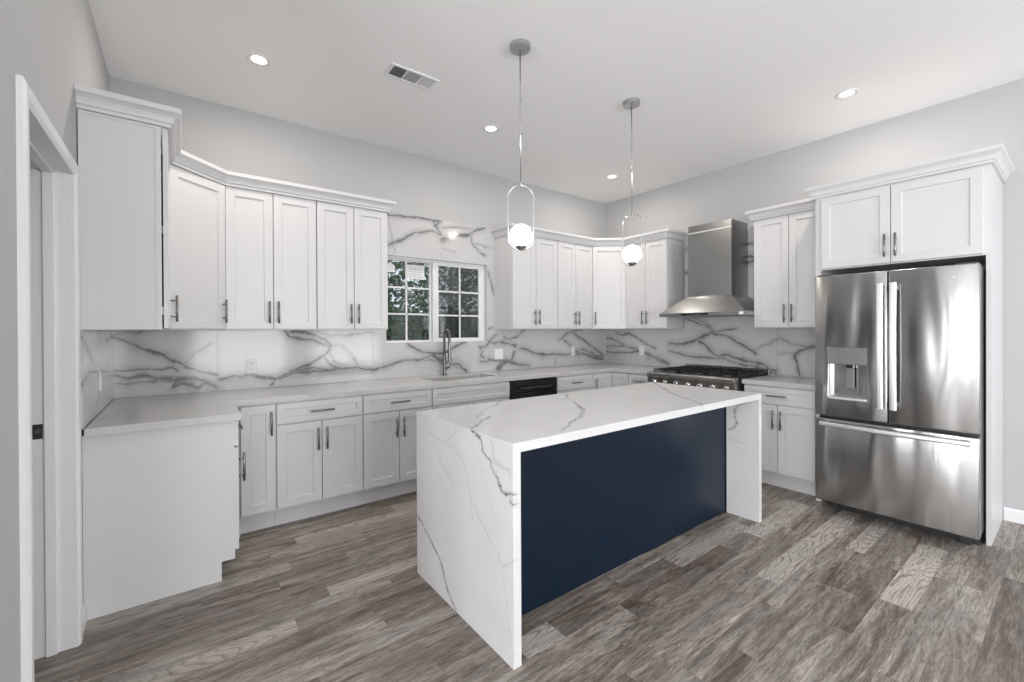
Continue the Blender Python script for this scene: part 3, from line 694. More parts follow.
def base_cabinet(label, loc, rz, w, fronts, d=.61, group='white shaker base cabinets', open_top=False):
    t = thing('base_cabinet', label, 'cabinet', loc, rz, group)
    if open_top: MB().box(0, .018, 0, d, KZ, CB-.001).box(w-.018, w, 0, d, KZ, CB-.001).box(.018, w-.018, 0, .018, KZ, CB-.001).box(.018, w-.018, d-.01, d, KZ, CB-.001).box(.018, w-.018, .018, d-.01, KZ, KZ+.018).build('body', 'cabinet_lacquer', t)
    else: MB().box(0, w, 0, d, KZ, CB-.001).build('body', 'cabinet_lacquer', t)
    MB().box(0.001, w-.001, .062, d, 0, KZ).build('toe_kick', 'cabinet_lacquer', t)
    for f in fronts: front(f[0], t, *f[1:6])
    return t
def wall_cabinet(label, loc, rz, w, fronts, d=.308, z0=1.375, z1=2.386):
    t = thing('wall_cabinet', label, 'cabinet', loc, rz, 'white shaker wall cabinets')
    MB().box(0.0005, w-.0005, 0, d, z0, z1).build('body', 'cabinet_lacquer', t)
    for f in fronts: front(f[0], t, *f[1:6])
    return t
def pair(w, z0, z1, v, a=0., b=0.):
    c = (a+w-b)/2; return [('door', a+.002, c, z0, z1, ('r', v)), ('door', c, w-b-.002, z0, z1, ('l', v))]
R90, L90 = -PI/2, PI/2
YF = 3.377; UF = YB-.012-.308        # face planes of base and wall cabinets on the back wall
UZ0, UZ1 = 1.380, 2.385
# --- base run on the back wall
def bc(x0, x1, label, fr, **k): return base_cabinet(label, (x0, YF, 0), 0, x1-x0, fr, d=YB-YF-.014, **k)
cb = bc(.3115, .521, 'narrow single-door white base cabinet in the left corner of the worktop', [('door', .0, .2075, D0, DR1, ('r', 't'))])
MB().box(XL+.004-.3115, -.0005, .012, YB-YF-.012, 0, CB-.001).build('blind_corner', 'cabinet_lacquer', cb)
def std(w): return [('drawer', .002, w-.002, DR0, DR1, 'h')]+pair(w, D0, D1, 't')
bc(.521, 1.115, 'white base cabinet with drawer and two doors next to the narrow corner cabinet', std(.594))
bc(1.115, 1.702, 'white base cabinet with drawer and two doors partly behind the island end', std(.587))
wS = 2.53-1.702
bc(1.702, 2.53, 'white sink base cabinet with a plain false drawer front under the sink', [('drawer', .002, wS-.002, DR0, DR1, None)]+pair(wS, D0, D1, 't'), open_top=True)
wD = 3.702-3.155
bc(3.155, 3.702, 'white base cabinet with drawer between dishwasher and right corner', std(wD))
# --- right corner: L-shaped cabinet with two doors meeting in the inner corner
XF = 4.052
cc = thing('base_cabinet', 'L-shaped white corner cabinet with two narrow doors near the range', 'cabinet', (3.702, YF, 0), 0, 'white shaker base cabinets')
YRC = 3.125
def Lp(o): return [(0, o), (XF-3.702+o, o), (XF-3.702+o, YRC-YF), (XR-.014-3.702, YRC-YF), (XR-.014-3.702, YB-.014-YF), (0, YB-.014-YF)]
MB().prism([(x+.0008 if x == 0 else x, y) for x, y in Lp(0)], KZ, CB-.001).build('body', 'cabinet_lacquer', cc)
MB().prism(Lp(.062), 0, KZ).build('toe_kick', 'cabinet_lacquer', cc)
front('door', cc, .002, XF-3.702-.022, D0, DR1, ('l', 't'))
front('door', cc, 0.022, YF-YRC-.002, D0, DR1, None, xf=Matrix.Translation((XF-3.702, 0, 0)) @ Matrix.Rotation(-PI/2, 4, 'Z'))
# --- right wall
YR1, YR0 = 2.787, 1.872           # range bay
base_cabinet('slim white base cabinet with drawer between corner and range', (XF, YRC, 0), R90, YRC-YR1, [('drawer', .002, YRC-YR1-.002, DR0, DR1, 'h'), ('door', .002, YRC-YR1-.002, D0, D1, ('r', 't'))], d=XR-XF-.014)
wR = 1.855-1.298
base_cabinet('white base cabinet with drawer and two doors between range and refrigerator', (XF, 1.855, 0), R90, wR, std(wR), d=XR-XF-.014)
# --- left wall base cabinet, end panel toward the camera
YE = 2.868; XFL = .236; wL = YF-YE-.002
lc = base_cabinet('white base cabinet with plain end panel, nearest the doorway on the left', (XFL, YE, 0), L90, wL-.03, [('drawer', .012, .40, DR0, DR1, 'h'), ('door', .012, .40, D0, D1, ('l', 't'))], d=XFL-XL-.006)
ep = MB().prism([(0, KZ-.02), (0, CB-.001), (XFL-XL-.001, CB-.001), (XFL-XL-.001, 0), (.062, 0), (.062, KZ-.02)], -.012, -.0005, 'x')
ep.build('end_panel', 'cabinet_lacquer', lc)
MB().box(-.0135, -.012, 0, .030, KZ-.02, CB-.001).build('edge_strip', 'cabinet_lacquer', lc)

# --- wall cabinets
def uc(x0, x1, label, fr): return wall_cabinet(label, (x0, UF, 0), 0, x1-x0, fr)
uc(.254, .856, 'two-door white wall cabinet next to the left diagonal corner cabinet', pair(.602, UZ0, UZ1, 'b'))
uc(.856, 1.434, 'two-door white wall cabinet left of the window', pair(.578, UZ0, UZ1, 'b'))
uc(2.787, 3.438, 'two-door white wall cabinet right of the window', pair(.651, UZ0, UZ1, 'b'))
uc(3.438, 4.024, 'two-door white wall cabinet left of the right diagonal corner cabinet', pair(.586, UZ0, UZ1, 'b'))
UX = XR-.012-.308                  # face plane on the right wall
wall_cabinet('two-door white wall cabinet between right corner and hood', (UX, 3.385, 0), R90, 3.385-2.817, pair(3.385-2.817, UZ0, UZ1, 'b'))
wall_cabinet('two-door white wall cabinet between hood and refrigerator', (UX, 1.895, 0), R90, 1.895-1.296, pair(1.895-1.296, UZ0, UZ1, 'b'))
UL = XL+.012+.288; YUE = 2.792
YD = YB-.012-.600                  # where the left diagonal begins
lw = wall_cabinet('white wall cabinet on the left wall, side panel toward the camera, near the doorway', (UL, YUE, 0), L90, YD-YUE, [], d=UL-XL-.004)
front('door', lw, .006, YD-YUE-.004, UZ0, UZ1, ('r', 'b'), y=-.007)
for hz in (1.45, 1.86, 2.26): MB().box(.03, .06, -.007, .0, hz, hz+.04).build('hinge', 'nickel', lw)
def frame_strip(mb):
    W = UL-XL-.004
    mb.box(-.004, -.0002, .0, .022, 1.375, 2.385).box(-.004, -.0002, W-.030, W, 1.375, 2.385).box(-.004, -.0002, .022, W-.030, 2.372, 2.385)
    return mb
frame_strip(MB()).build('side_frame', 'cabinet_lacquer', lw)
# diagonal corner cabinets
def diag(label, poly, p, q, hs):
    t = thing('wall_cabinet', label, 'cabinet', (p[0], p[1], 0), 0, 'white shaker wall cabinets')
    MB().prism([(x-p[0], y-p[1]) for x, y in poly], 1.375, 2.386).build('body', 'cabinet_lacquer', t)
    v = Vector((q[0]-p[0], q[1]-p[1])); L = v.length; a = math.atan2(v.y, v.x)
    front('door', t, .012, L-.012, UZ0, UZ1, (hs, 'b'), xf=Matrix.Rotation(a, 4, 'Z')); return L
DLp, DLq = (UL, YD), (.2535, UF)
diag('diagonal corner wall cabinet with one door on the left', [DLp, DLq, (.2535, YB-.014), (XL+.006, YB-.014), (XL+.006, YD+.0005)][::1], DLp, DLq, 'r')
DRp, DRq = (4.0245, UF), (UX, 3.3855)
diag('diagonal corner wall cabinet with one door on the right', [DRp, DRq, (XR-.014, 3.3855), (XR-.014, YB-.014), (4.0245, YB-.014)], DRp, DRq, 'l')
# crown mouldings
def CR(z): return [(-.010, z), (.012, z), (.012, z+.016), (.020, z+.020), (.022, z+.034), (.028, z+.048), (.040, z+.060), (.050, z+.066), (.052, z+.090), (-.010, z+.090)]
def crown(path, label, z=2.3865): return tag(sweep(MB(), path, CR(z)).build('crown_molding', 'cabinet_lacquer', None), label, 'molding', 'crown mouldings on the wall cabinets')
o_ = .024
crown([(XL+.001, YUE-.004), (UL+.030, YUE-.004), (UL+.030, YD-.010), (.2535-.006, UF-o_), (1.434+.004, UF-o_), (1.434+.004, YB-.014)], 'long white crown moulding on top of the left cabinets')
crown([(2.787-.004, YB-.014), (2.787-.004, UF-o_), (4.0245+.006, UF-o_), (UX-o_, 3.3855+.006), (UX-o_, 2.817-.004), (XR-.014, 2.817-.004)], 'white crown moulding on the cabinets between window and hood')
crown([(XR-.014, 1.899), (UX-o_, 1.899), (UX-o_, 1.366)], 'short white crown moulding on the cabinet right of the hood')

# ---------------------------------------------------------------- refrigerator surround
XS = 4.02
fs = thing('refrigerator_surround', 'tall white cabinet surround with two doors above the refrigerator', 'cabinet', (XS, 1.292, 0), R90)
WS = 1.292-.350
MB().box(0, .036, 0, XR-XS-.002, 0, 2.386).build('side_panel', 'cabinet_lacquer', fs)
MB().box(WS-.022, WS, 0, XR-XS-.002, 0, 2.386).build('side_panel', 'cabinet_lacquer', fs)
MB().box(.036, WS-.022, 0.0, XR-XS-.002, 1.822, 2.386).build('body', 'cabinet_lacquer', fs)
s_ = 1.292-.829
front('door', fs, .042, s_, 1.828, 2.378, ('r', 'b')); front('door', fs, s_, WS-.030, 1.828, 2.378, ('l', 'b'))
crown([(XR-.02, 1.296), (XS-.020, 1.296), (XS-.020, .347), (XR-.002, .347)], 'white crown moulding above the refrigerator doors', 2.3865)

# ---------------------------------------------------------------- worktops and sink
def cells(name, xs, ys, z0, z1, keep, m, parent=None, bevel=0.):
    """slab made of rectangular cells with shared corners; keep(i, j) says which cells are solid"""
    vid = {}; vs = []; fs = []
    def V(i, j, k):
        if (i, j, k) not in vid: vid[(i, j, k)] = len(vs); vs.append((xs[i], ys[j], (z0, z1)[k]))
        return vid[(i, j, k)]
    nx, ny = len(xs)-1, len(ys)-1
    K = lambda i, j: 0 <= i < nx and 0 <= j < ny and keep(i, j)
    for i in range(nx):
        for j in range(ny):
            if not K(i, j): continue
            fs.append((V(i, j, 1), V(i+1, j, 1), V(i+1, j+1, 1), V(i, j+1, 1))); fs.append((V(i, j, 0), V(i, j+1, 0), V(i+1, j+1, 0), V(i+1, j, 0)))
            if not K(i-1, j): fs.append((V(i, j, 0), V(i, j, 1), V(i, j+1, 1), V(i, j+1, 0)))
            if not K(i+1, j): fs.append((V(i+1, j, 0), V(i+1, j+1, 0), V(i+1, j+1, 1), V(i+1, j, 1)))
            if not K(i, j-1): fs.append((V(i, j, 0), V(i+1, j, 0), V(i+1, j, 1), V(i, j, 1)))
            if not K(i, j+1): fs.append((V(i, j+1, 0), V(i, j+1, 1), V(i+1, j+1, 1), V(i+1, j+1, 0)))
    mb = MB(); mb.add(vs, fs); return mb.build(name, m, parent, bevel)
SX0, SX1, SY0, SY1 = 1.80, 2.51, 3.535, 3.850
xs = [XL+.0135, .266, SX0, SX1, 4.020, XR-.013]; ys = [2.789, 2.808, 3.348, SY0, SY1, YB-.013]
def kp(i, j):
    if i == 0: return j >= 1
    if i == 4: return True
    if j <= 1: return False
    return not (i == 2 and j == 3)
wt = cells('countertop', xs, ys, CB, CT, kp, 'worktop_quartz', None, .002)
tag(wt, 'pale quartz worktop running round the window wall with the sink cut-out', 'countertop')
wt2 = MB().box(4.020, XR-.013, 1.297, 1.868, CB, CT).build('countertop', 'worktop_quartz', None, .002)
tag(wt2, 'short white quartz worktop between range and refrigerator', 'countertop')
sk = thing('sink', 'undermount stainless steel sink below the window', 'sink', (SX0, SY0, CB))
w_, d_ = SX1-SX0, SY1-SY0
bsn = MB(); e = .008; dp = .22
for a in [(-e, 0, -e, d_+e, -dp, -.001), (w_, w_+e, -e, d_+e, -dp, -.001), (0, w_, -e, 0, -dp, -.001), (0, w_, d_, d_+e, -dp, -.001), (-e, w_+e, -e, d_+e, -dp-.006, -dp)]: bsn.box(*a)
bsn.build('basin', 'sink_steel', sk)
MB().lathe([(.0001, .004), (.03, .004), (.045, .001), (.045, 0)], (w_/2, d_*.6, -dp), 24).build('drain', 'chrome', sk)

fc = thing('faucet', 'brushed nickel pull-down spring faucet behind the sink', 'faucet', (2.118, 3.905, CT))
MB().lathe([(.0001, .0), (.027, 0), (.027, .012), (.020, .018), (.0165, .05), (.0165, .21), (.012, .215), (.0001, .215)], n=28).build('body', 'nickel', fc)
def arc(t): # neck centre line
    if t < .35: return Vector((0, 0, .20+.20*t/.35))
    a = (t-.35)/.5
    if a < 1: return Vector((0, -.052+.052*math.cos(PI*a), .40+.052*math.sin(PI*a)))
    return Vector((0, -.104, .40-.08*(a-1)/.3))
MB().tube([arc(i/40) for i in range(41)], .0075, 10).build('neck', 'nickel', fc)
hx = []
for i in range(60*9):
    t = i/(60*9-1)*.98; p = arc(t); q = arc(min(1, t+.004))-arc(max(0, t-.004)); q.normalize(); s0 = Vector((1, 0, 0)); s1 = q.cross(s0); a = i/9*2*PI
    hx.append(p+.0135*(math.cos(a)*s0+math.sin(a)*s1))
MB().tube(hx, .0028, 5).build('spring', 'nickel', fc)
MB().lathe([(.0001, .35), (.012, .35), (.014, .33), (.015, .20), (.020, .16), (.020, .145), (.0001, .145)], (0, -.104, 0), 20).build('spray_head', 'nickel', fc)
MB().cyl((0, -.01, .235), (0, -.09, .235), .006, 10).lathe([(.016, .01), (.020, .01), (.020, -.01), (.016, -.01)], (0, -.104, .235), 20).build('holder_arm', 'nickel', fc)
MB().cyl((.014, 0, .07), (.040, 0, .07), .012, 14).tube([(.040, 0, .07), (.055, -.01, .085), (.062, -.03, .12)], [.007, .006, .004], 10).build('lever', 'nickel', fc)

# ---------------------------------------------------------------- dishwasher
dw = thing('dishwasher', 'black built-in dishwasher between sink cabinet and drawer cabinet', 'dishwasher', (2.534, YF-.002, 0)); wd = .617
MB().box(0, wd, .03, .57, .10, CB-.004).build('body', 'dark_plastic', dw)
MB().box(.004, wd-.004, -.022, .03, .12, .745).build('door', 'black_enamel', dw, .004)
MB().box(.004, wd-.004, -.020, .03, .750, .868).build('control_panel', 'black_enamel', dw, .004)
MB().tube([(.11, -.022, .795), (.11, -.060, .795), (wd-.11, -.060, .795), (wd-.11, -.022, .795)], .009, 12).build('handle', 'dark_plastic', dw)
MB().box(.004, wd-.004, .06, .08, 0, .10).build('toe_panel', 'dark_plastic', dw)

# ---------------------------------------------------------------- range
RW = .902
rg = thing('gas_range', 'stainless steel gas range with black grates under the hood', 'range', (3.925, 2.783, 0), R90)
MB().box(0, RW, .03, .695, .09, .895).build('body', 'stainless_range', rg)
MB().prism([(-.020, .878), (-.028, .888), (-.028, .912), (-.018, .924), (.06, .926), (.06, .878)], 0, RW, 'x').build('bullnose', 'stainless_range', rg, .001)
MB().prism([(-.004, .770), (-.016, .876), (.04, .876), (.04, .770)], .002, RW-.002, 'x').build('control_panel', 'stainless_range', rg)
for i in range(7):
    x = .075+i*(RW-.15)/6
    kb = MB().lathe([(.0001, 0), (.024, 0), (.024, -.006), (.017, -.010), (.016, -.034), (.0001, -.035)], (x, -.010, .826), 20, 'y').build('knob', 'chrome', rg)
    MB().box(x-.0035, x+.0035, -.052, -.040, .810, .842).build('grip', 'chrome', kb, .001)
od = MB().box(.010, RW-.010, -.012, .03, .215, .755).build('oven_door', 'stainless_range', rg, .003)
MB().box(.17, RW-.17, -.0135, -.010, .33, .60).build('oven_glass', 'black_enamel', od)
MB().tube([(.06, -.012, .715), (.06, -.058, .715), (RW-.06, -.058, .715), (RW-.06, -.012, .715)], .012, 14).build('handle', 'stainless_handle', od)
MB().box(.010, RW-.010, .0, .03, .10, .205).build('kick_panel', 'stainless_range', rg)
for x in (.04, RW-.04):
    for y in (.07, .64): MB().lathe([(.018, 0), (.022, .005), (.016, .09)], (x, y, 0), 14).build('leg', 'stainless_range', rg)
MB().box(.004, RW-.004, .045, .69, .895, .922).build('cooktop', 'black_enamel', rg, .002)
gw = (RW-.03)/3
for k in range(3):
    x0 = .015+k*gw+.003; x1 = x0+gw-.006; g = MB(); z = .950
    def br(a, b, c, d): g.box(a, b, c, d, z-.012, z)
    for x in (x0, x1-.010): br(x, x+.010, .07, .665)
    for y in (.07, .21, .36, .505, .655): br(x0, x1, y, y+.010)
    xm = (x0+x1)/2; br(xm-.005, xm+.005, .07, .665)
    for x in (x0+gw*.25, x1-gw*.25-.008): br(x, x+.008, .13, .29); br(x, x+.008, .43, .59)
    for x in (x0, x1-.010):
        for y in (.07, .36, .655): g.box(x, x+.010, y, y+.010, .922, z-.012)
    g.build('grate', 'black_iron', rg)
    for y in (.215, .510):
        bu = MB().lathe([(.055, .922), (.052, .930), (.036, .931)], (xm, y, 0), 24).build('burner', 'nickel', rg)
        MB().lathe([(.0001, .940), (.032, .940), (.036, .931)], (xm, y, 0), 24).build('burner_cap', 'black_iron', bu)
bk = MB().box(0, RW, .690, .715, .86, .972).build('rear_trim', 'stainless_range', rg, .002)
vs_ = MB()
for i in range(16): vs_.box(.04+i*.052, .075+i*.052, .6885, .6902, .955, .962)
vs_.build('vent_slots', 'dark_gap', bk)

# ---------------------------------------------------------------- range hood
hd = thing('range_hood', 'stainless steel chimney hood above the range', 'hood', (4.130, 2.787, 1.500), R90)
HW = .898; HD = XR-.014-4.130; c0, c1 = 2.787-2.552, 2.787-2.092; cf = 4.300-4.130
cp = MB()
cp.add([(0, 0, .034), (HW, 0, .034), (HW, HD, .034), (0, HD, .034), (c0, cf, .208), (c1, cf, .208), (c1, HD, .208), (c0, HD, .208)],
       [(0, 1, 5, 4), (1, 2, 6, 5), (2, 3, 7, 6), (3, 0, 4, 7), (4, 5, 6, 7)])
cp.add([(0, 0, 0), (HW, 0, 0), (HW, HD, 0), (0, HD, 0), (0, 0, .034), (HW, 0, .034), (HW, HD, .034), (0, HD, .034), (.02, .02, 0), (HW-.02, .02, 0), (HW-.02, HD-.02, 0), (.02, HD-.02, 0), (.02, .02, .02), (HW-.02, .02, .02), (HW-.02, HD-.02, .02), (.02, HD-.02, .02)],
       [(0, 4, 5, 1), (1, 5, 6, 2), (2, 6, 7, 3), (3, 7, 4, 0), (0, 1, 9, 8), (1, 2, 10, 9), (2, 3, 11, 10), (3, 0, 8, 11), (8, 9, 13, 12), (9, 10, 14, 13), (10, 11, 15, 14), (11, 8, 12, 15), (12, 13, 14, 15)])
cp.build('canopy', 'stainless_hood', hd)
for i in range(3):
    f = MB(); x0 = .035+i*.28; f.box(x0, x0+.265, .05, HD-.06, .008, .018)
    for k in range(9): f.box(x0+.015+k*.028, x0+.027+k*.028, .06, HD-.07, .004, .008)
    f.build('baffle_filter', 'stainless_range', hd)
MB().box(c0, c1, cf, HD, .208, .885).build('chimney', 'stainless_hood', hd)
MB().box(c0+.003, c1-.003, cf+.003, HD, .885, .950).build('chimney_extension', 'stainless_hood', hd)
MB().box(c0-.0005, c1+.0005, cf-.0008, cf+.003, .868, .880).build('chimney_seam', 'stainless_handle', hd)
cpn = MB().box(.255, .545, -.0025, .001, .006, .028).build('control_strip', 'black_enamel', hd); cpn['label'] = 'black glass control strip'
bt = MB()
for i in range(5): bt.lathe([(.0001, -.003), (.006, -.003), (.006, -.0025)], (.33+i*.035, 0, .017), 14, 'y')
bt.build('buttons', 'grey_plastic', cpn)
st = MB().box(HW-.052, HW-.012, -.0014, .001, .004, .030).build('sticker', 'paper', hd); st['label'] = 'small white sticker'

# ---------------------------------------------------------------- refrigerator
RFX, RFY = 3.775, 1.219
rf = thing('refrigerator', 'stainless french-door refrigerator with bottom freezer and water dispenser', 'refrigerator', (RFX, RFY, 0), R90)
FW = .843
MB().box(.006, FW-.006, .078, .80, .092, 1.742).build('body', 'dark_plastic', rf)
MB().box(.02, FW-.02, .20, .22, 0, .092).box(.05, .10, .16, .20, .0, .092).box(FW-.10, FW-.05, .16, .20, .0, .092).build('foot_grille', 'dark_plastic', rf)
def steel_door(name, xs, zs, hole=None, parent=rf):
    o = cells(name, xs, zs, -.070, 0., (lambda i, j: (i, j) != hole), 'stainless', parent)
    # cells are laid in x/y with thickness along z: stand them up
    me = o.data
    for v in me.vertices: x, z, t = v.co; v.co = (x, -t, z)
    me.flip_normals()
    b = o.modifiers.new('bevel', 'BEVEL'); b.width = .007; b.segments = 4; b.limit_method = 'ANGLE'; b.angle_limit = .6
    for p in me.polygons: p.use_smooth = True
    return o
DX0, DX1, DZ0, DZ1 = .087, .304, .868, 1.225
ld = steel_door('door', [0, DX0, DX1, .4195], [.728, DZ0, DZ1, 1.752], (1, 1))
rd = steel_door('door', [.4245, FW], [.728, 1.752])
fz = steel_door('freezer_drawer', [0, FW], [.098, .706])
def rhandle(parent, vert, a, b, c, hw):
    """bowed flat handle: along a..b, centre c, half width hw"""
    s = MB(); n = 24; prof = [(-hw, -.008), (-hw*.6, -.016), (hw*.6, -.016), (hw, -.008), (hw, 0), (-hw, 0)]
    vs = []; k = len(prof)
    for i in range(n+1):
        t = i/n; L = a+(b-a)*t; out = -.034-.016*math.sin(PI*t)
        for q, o_ in prof: vs.append((c+q, out+o_, L) if vert else (L, out+o_, c+q))
    fs = [(i*k+j, (i+1)*k+j, (i+1)*k+(j+1) % k, i*k+(j+1) % k) for i in range(n) for j in range(k)]
    fs += [tuple(range(k)), tuple(n*k+j for j in range(k-1, -1, -1))]
    s.add(vs, fs)
    for L in (a+.03, b-.03):
        if vert: s.box(c-.010, c+.010, -.040, 0, L-.016, L+.016)
        else: s.box(L-.016, L+.016, -.040, 0, c-.010, c+.010)
    s.build('handle', 'stainless_handle', parent, .003)
rhandle(ld, True, .822, 1.668, .388, .019); rhandle(rd, True, .822, 1.668, .456, .019)
rhandle(fz, False, .040, FW-.035, .672, .017)
dsp = MB()
dsp.box(DX0, DX1, .062, .066, DZ0, 1.112).box(DX0, DX0+.004, .004, .062, DZ0, 1.112).box(DX1-.004, DX1, .004, .062, DZ0, 1.112)
dp_ = dsp.build('dispenser_recess', 'stainless', ld)
MB().box(DX0-.004, DX1+.004, -.004, .066, 1.108, DZ1+.004).build('dispenser_panel', 'grey_plastic', dp_, .003)
MB().box(DX0-.004, DX1+.004, -.010, .066, DZ0-.012, DZ0+.004).build('drip_tray', 'stainless_handle', dp_, .003)
MB().box(.185, .232, .020, .034, .935, 1.085).build('paddle', 'grey_plastic', dp_, .004)
MB().box(.188, .229, .010, .045, 1.085, 1.108).build('nozzle', 'black_enamel', dp_, .002)
mk = MB()
for z in (1.195, 1.172, 1.149):
    mk.box(.100, .122, -.0045, -.0041, z, z+.0035); mk.box(.268, .290, -.0045, -.0041, z, z+.0035)
for i in range(5): mk.box(.115+i*.036, .126+i*.036, -.0045, -.0041, 1.128, 1.131)
mk.build('panel_marks', 'ink', dp_)
lg = MB().lathe([(.0001, -.0015), (.012, -.0015), (.012, 0)], (RFY-.483, 0, 1.678), 28, 'y').build('round_emblem', 'satin_metal', rd)
lx = RFY-.483
MB().tube([(lx+.0102*math.cos(a*PI/14), -.0018, 1.678+.0102*math.sin(a*PI/14)) for a in range(28)], .0005, 6, True).tube([(lx-.001+.004*math.cos(a)-.002, -.0018, 1.678+.005*math.sin(a)) for a in [i*.5 for i in range(1, 11)]], .0006, 6).tube([(lx+.004+.003*math.cos(a), -.0018, 1.678+.004*math.sin(a)*math.cos(a*.5)) for a in [i*.5 for i in range(1, 12)]], .0006, 6).build('emblem_lines', 'grey_plastic', lg)
for x in (.01, FW-.10): MB().box(x, x+.09, .02, .16, 1.742, 1.762).build('hinge_cover', 'dark_plastic', rf, .004)

# ---------------------------------------------------------------- island
IX0, IX1, IY0, IY1, IZ = 1.057, 3.276, 1.386, 2.279, .908
ik = thing('island_cabinet', 'navy blue island base with a plain back panel between marble ends', 'cabinet', (IX0+.041, 1.620, 0))
MB().box(0, IX1-IX0-.082, .019, .62, .0, IZ-.042).build('body', 'island_blue', ik)
MB().box(0, IX1-IX0-.082, 0, .0185, .004, IZ-.042).build('back_panel', 'island_blue', ik, .001)
MB().box(IX1-IX0-.082-.010, IX1-IX0-.082, -.006, 0, .004, IZ-.042).build('edge_trim', 'island_blue', ik, .001)
wf = thing('waterfall_countertop', 'white veined quartz waterfall top covering the navy island', 'countertop', (0, 0, 0))
slab('top_slab', [(IX0+.0006, IX1-.0006, IY0+.0006, IY1-.0006)], ('z', IZ), -.040, VEIN_TOP, 'quartz', wf, .006, .012, .9)
slab('end_slab', [(IY0, IY1, .0, IZ-.0006)], ('x', IX0), .040, VEIN_END, 'quartz', wf, .004, .012, .9)
slab('end_slab', [(IY0, IY1, 0, IZ-.0006)], ('x', IX1-.040), .040, VEIN_REND, 'quartz', wf, .006, .012, .9)

# ---------------------------------------------------------------- pendants
def pendant(label, x, y, rz, z0, z1):
    t = thing('pendant_lamp', label, 'pendant lamp', (x, y, ZC), rz, 'pendant lamps above the island')
    MB().lathe([(.0001, 0), (.062, 0), (.062, -.026), (.058, -.030), (.0001, -.030)], n=36).build('ceiling_plate', 'satin_metal', t)
    h = z1-ZC
    rodm = MB().tube([(0, 0, -.03), (0, 0, h)], .0045, 10)
    for f in (.35, .60, .995): zz = -.03+(h+.03)*f; rodm.lathe([(.0046, .014), (.0065, .012), (.0065, -.012), (.0046, -.014)], (0, 0, zz), 14)
    rodm.build('rod', 'chrome', t)
    R = .079; b0 = z0-ZC; pts = []
    for i in range(25): a = PI*i/24; pts.append((R*math.cos(a), 0, h-R+R*math.sin(a)))
    for i in range(25): a = PI+PI*i/24; pts.append((R*math.cos(a), 0, b0+R+R*math.sin(a)))
    MB().tube(pts, .0042, 10, True).build('loop', 'chrome', t)
    MB().sphere((0, 0, b0+.088), .070, 40, 24).build('globe', 'glass_frosted', t)
    MB().lathe([(.0001, 0), (.018, 0), (.030, .012), (.030, .022), (.0001, .022)], (0, 0, b0+.003), 28).build('socket_cap', 'nickel', t)
pendant('chrome loop pendant lamp with globe, the nearer one', 1.653, 2.075, -YAW*PI/180+.1, 1.850, 2.243)
pendant('chrome loop pendant lamp with globe, the farther one toward the range', 2.738, 2.082, -YAW*PI/180-.75, 1.850, 2.241)

# ---------------------------------------------------------------- recessed lights, ceiling vent
def downlight(label, x, y, power):
    t = thing('recessed_light', label, 'ceiling light', (x, y, ZC), 0, 'recessed ceiling lights')
    MB().lathe([(.070, 0), (.070, -.004), (.062, -.007), (.046, -.004), (.042, -.0005)], n=36).build('trim_ring', 'white_plastic', t)
    MB().lathe([(.0001, -.002), (.045, -.002)], n=36).build('lens', 'lamp_lens', t)
    L = bpy.data.lights.new('recessed_light_beam', 'AREA'); L.shape = 'DISK'; L.size = .08; L.energy = power; L.color = (1, .92, .82)
    o = bpy.data.objects.new('recessed_light_beam', L); o.location = (0, 0, -.012); COL.objects.link(o); o.parent = t
for lb, x, y in [('recessed ceiling light nearest the left cabinets', .411, 3.183), ('recessed ceiling light between the two pendants and the window', 2.132, 3.081), ('recessed ceiling light in the far right corner', 3.889, 3.228), ('recessed ceiling light in front of the refrigerator', 3.915, 1.057)]:
    downlight(lb, x, y, DL_W)
vt = thing('ceiling_vent', 'white three-section air vent in the ceiling', 'vent', (1.100, 2.700, ZC))
vw, vd = .338, .150
MB().box(0, vw, 0, .016, -.008, 0).box(0, vw, vd-.016, vd, -.008, 0).box(0, .020, .016, vd-.016, -.008, 0).box(vw-.020, vw, .016, vd-.016, -.008, 0).box(.113, .121, .016, vd-.016, -.007, 0).box(.217, .225, .016, vd-.016, -.007, 0).build('frame', 'white_plastic', vt, .001)
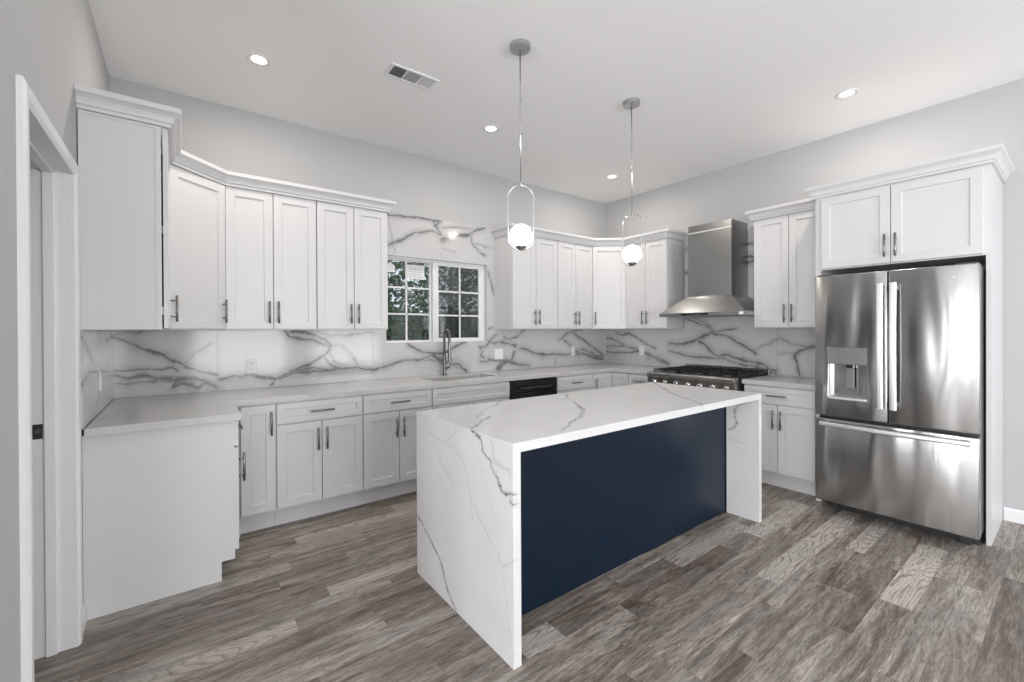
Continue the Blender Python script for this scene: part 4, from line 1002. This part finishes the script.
MB().box(.018, vw-.018, .014, vd-.014, -.0012, -.0004).build('duct_shadow', 'dark_gap', vt)
for k, (a, b_) in enumerate([(.020, .113), (.121, .217), (.225, vw-.020)]):
    g = MB()
    if k == 1:
        y = .020
        while y < vd-.020: g.prism([(y+.0030, -.001), (y+.0040, -.001), (y+.0010, -.0060), (y, -.0060)], a, b_, 'x'); y += .0085
    else:
        x = a+.004; sgn = -1 if k == 0 else 1
        while x < b_-.002:
            g.prism([(x, -.001), (x+.0012, -.001), (x+.0012+sgn*.004, -.0065), (x+sgn*.004, -.0065)], .016, vd-.016, 'y'); x += .0085
    g.build('grille', 'white_plastic', vt)

# ---------------------------------------------------------------- outlets and switches (local: plate faces -y)
def outlet(label, loc, rz, w=.070, kind='duplex', name='wall_outlet'):
    t = thing(name, label, 'outlet' if kind == 'duplex' else 'switch', loc, rz)
    pl = MB().box(-w/2, w/2, -.006, 0, -.057, .057).build('cover_plate', 'white_plastic', t, .002)
    if kind == 'duplex':
        for z in (-.020, .020):
            r = MB().lathe([(.0001, -.008), (.015, -.008), (.016, -.006)], (0, 0, z), 20, 'y').build('receptacle', 'white_plastic', t)
            MB().box(-.007, -.005, -.0085, -.0079, z-.002, z+.007).box(.005, .007, -.0085, -.0079, z-.002, z+.007).box(-.002, .002, -.0085, -.0079, z-.010, z-.006).build('slots', 'dark_gap', r)
    else:
        for x in ([-.023, .023] if w > .1 else [0]): MB().box(x-.016, x+.016, -.009, -.005, -.033, .033).build('rocker', 'white_plastic', t, .002)
YO = YB-.0125
outlet('white outlet on the backsplash under the left wall cabinets', (.447, YO, 1.093), 0)
outlet('wide white double switch on the backsplash right of the sink', (2.838, YO, 1.100), 0, .115, 'switch', 'light_switch')
outlet('white outlet on the backsplash left of the far corner', (4.004, YO, 1.097), 0)
outlet('white outlet on the backsplash between corner and range', (XR-.0125, 3.391, 1.103), R90)
outlet('white switch seen edge-on on the left wall backsplash', (XL+.0125, 3.322, 1.092), L90, .070, 'switch', 'light_switch')
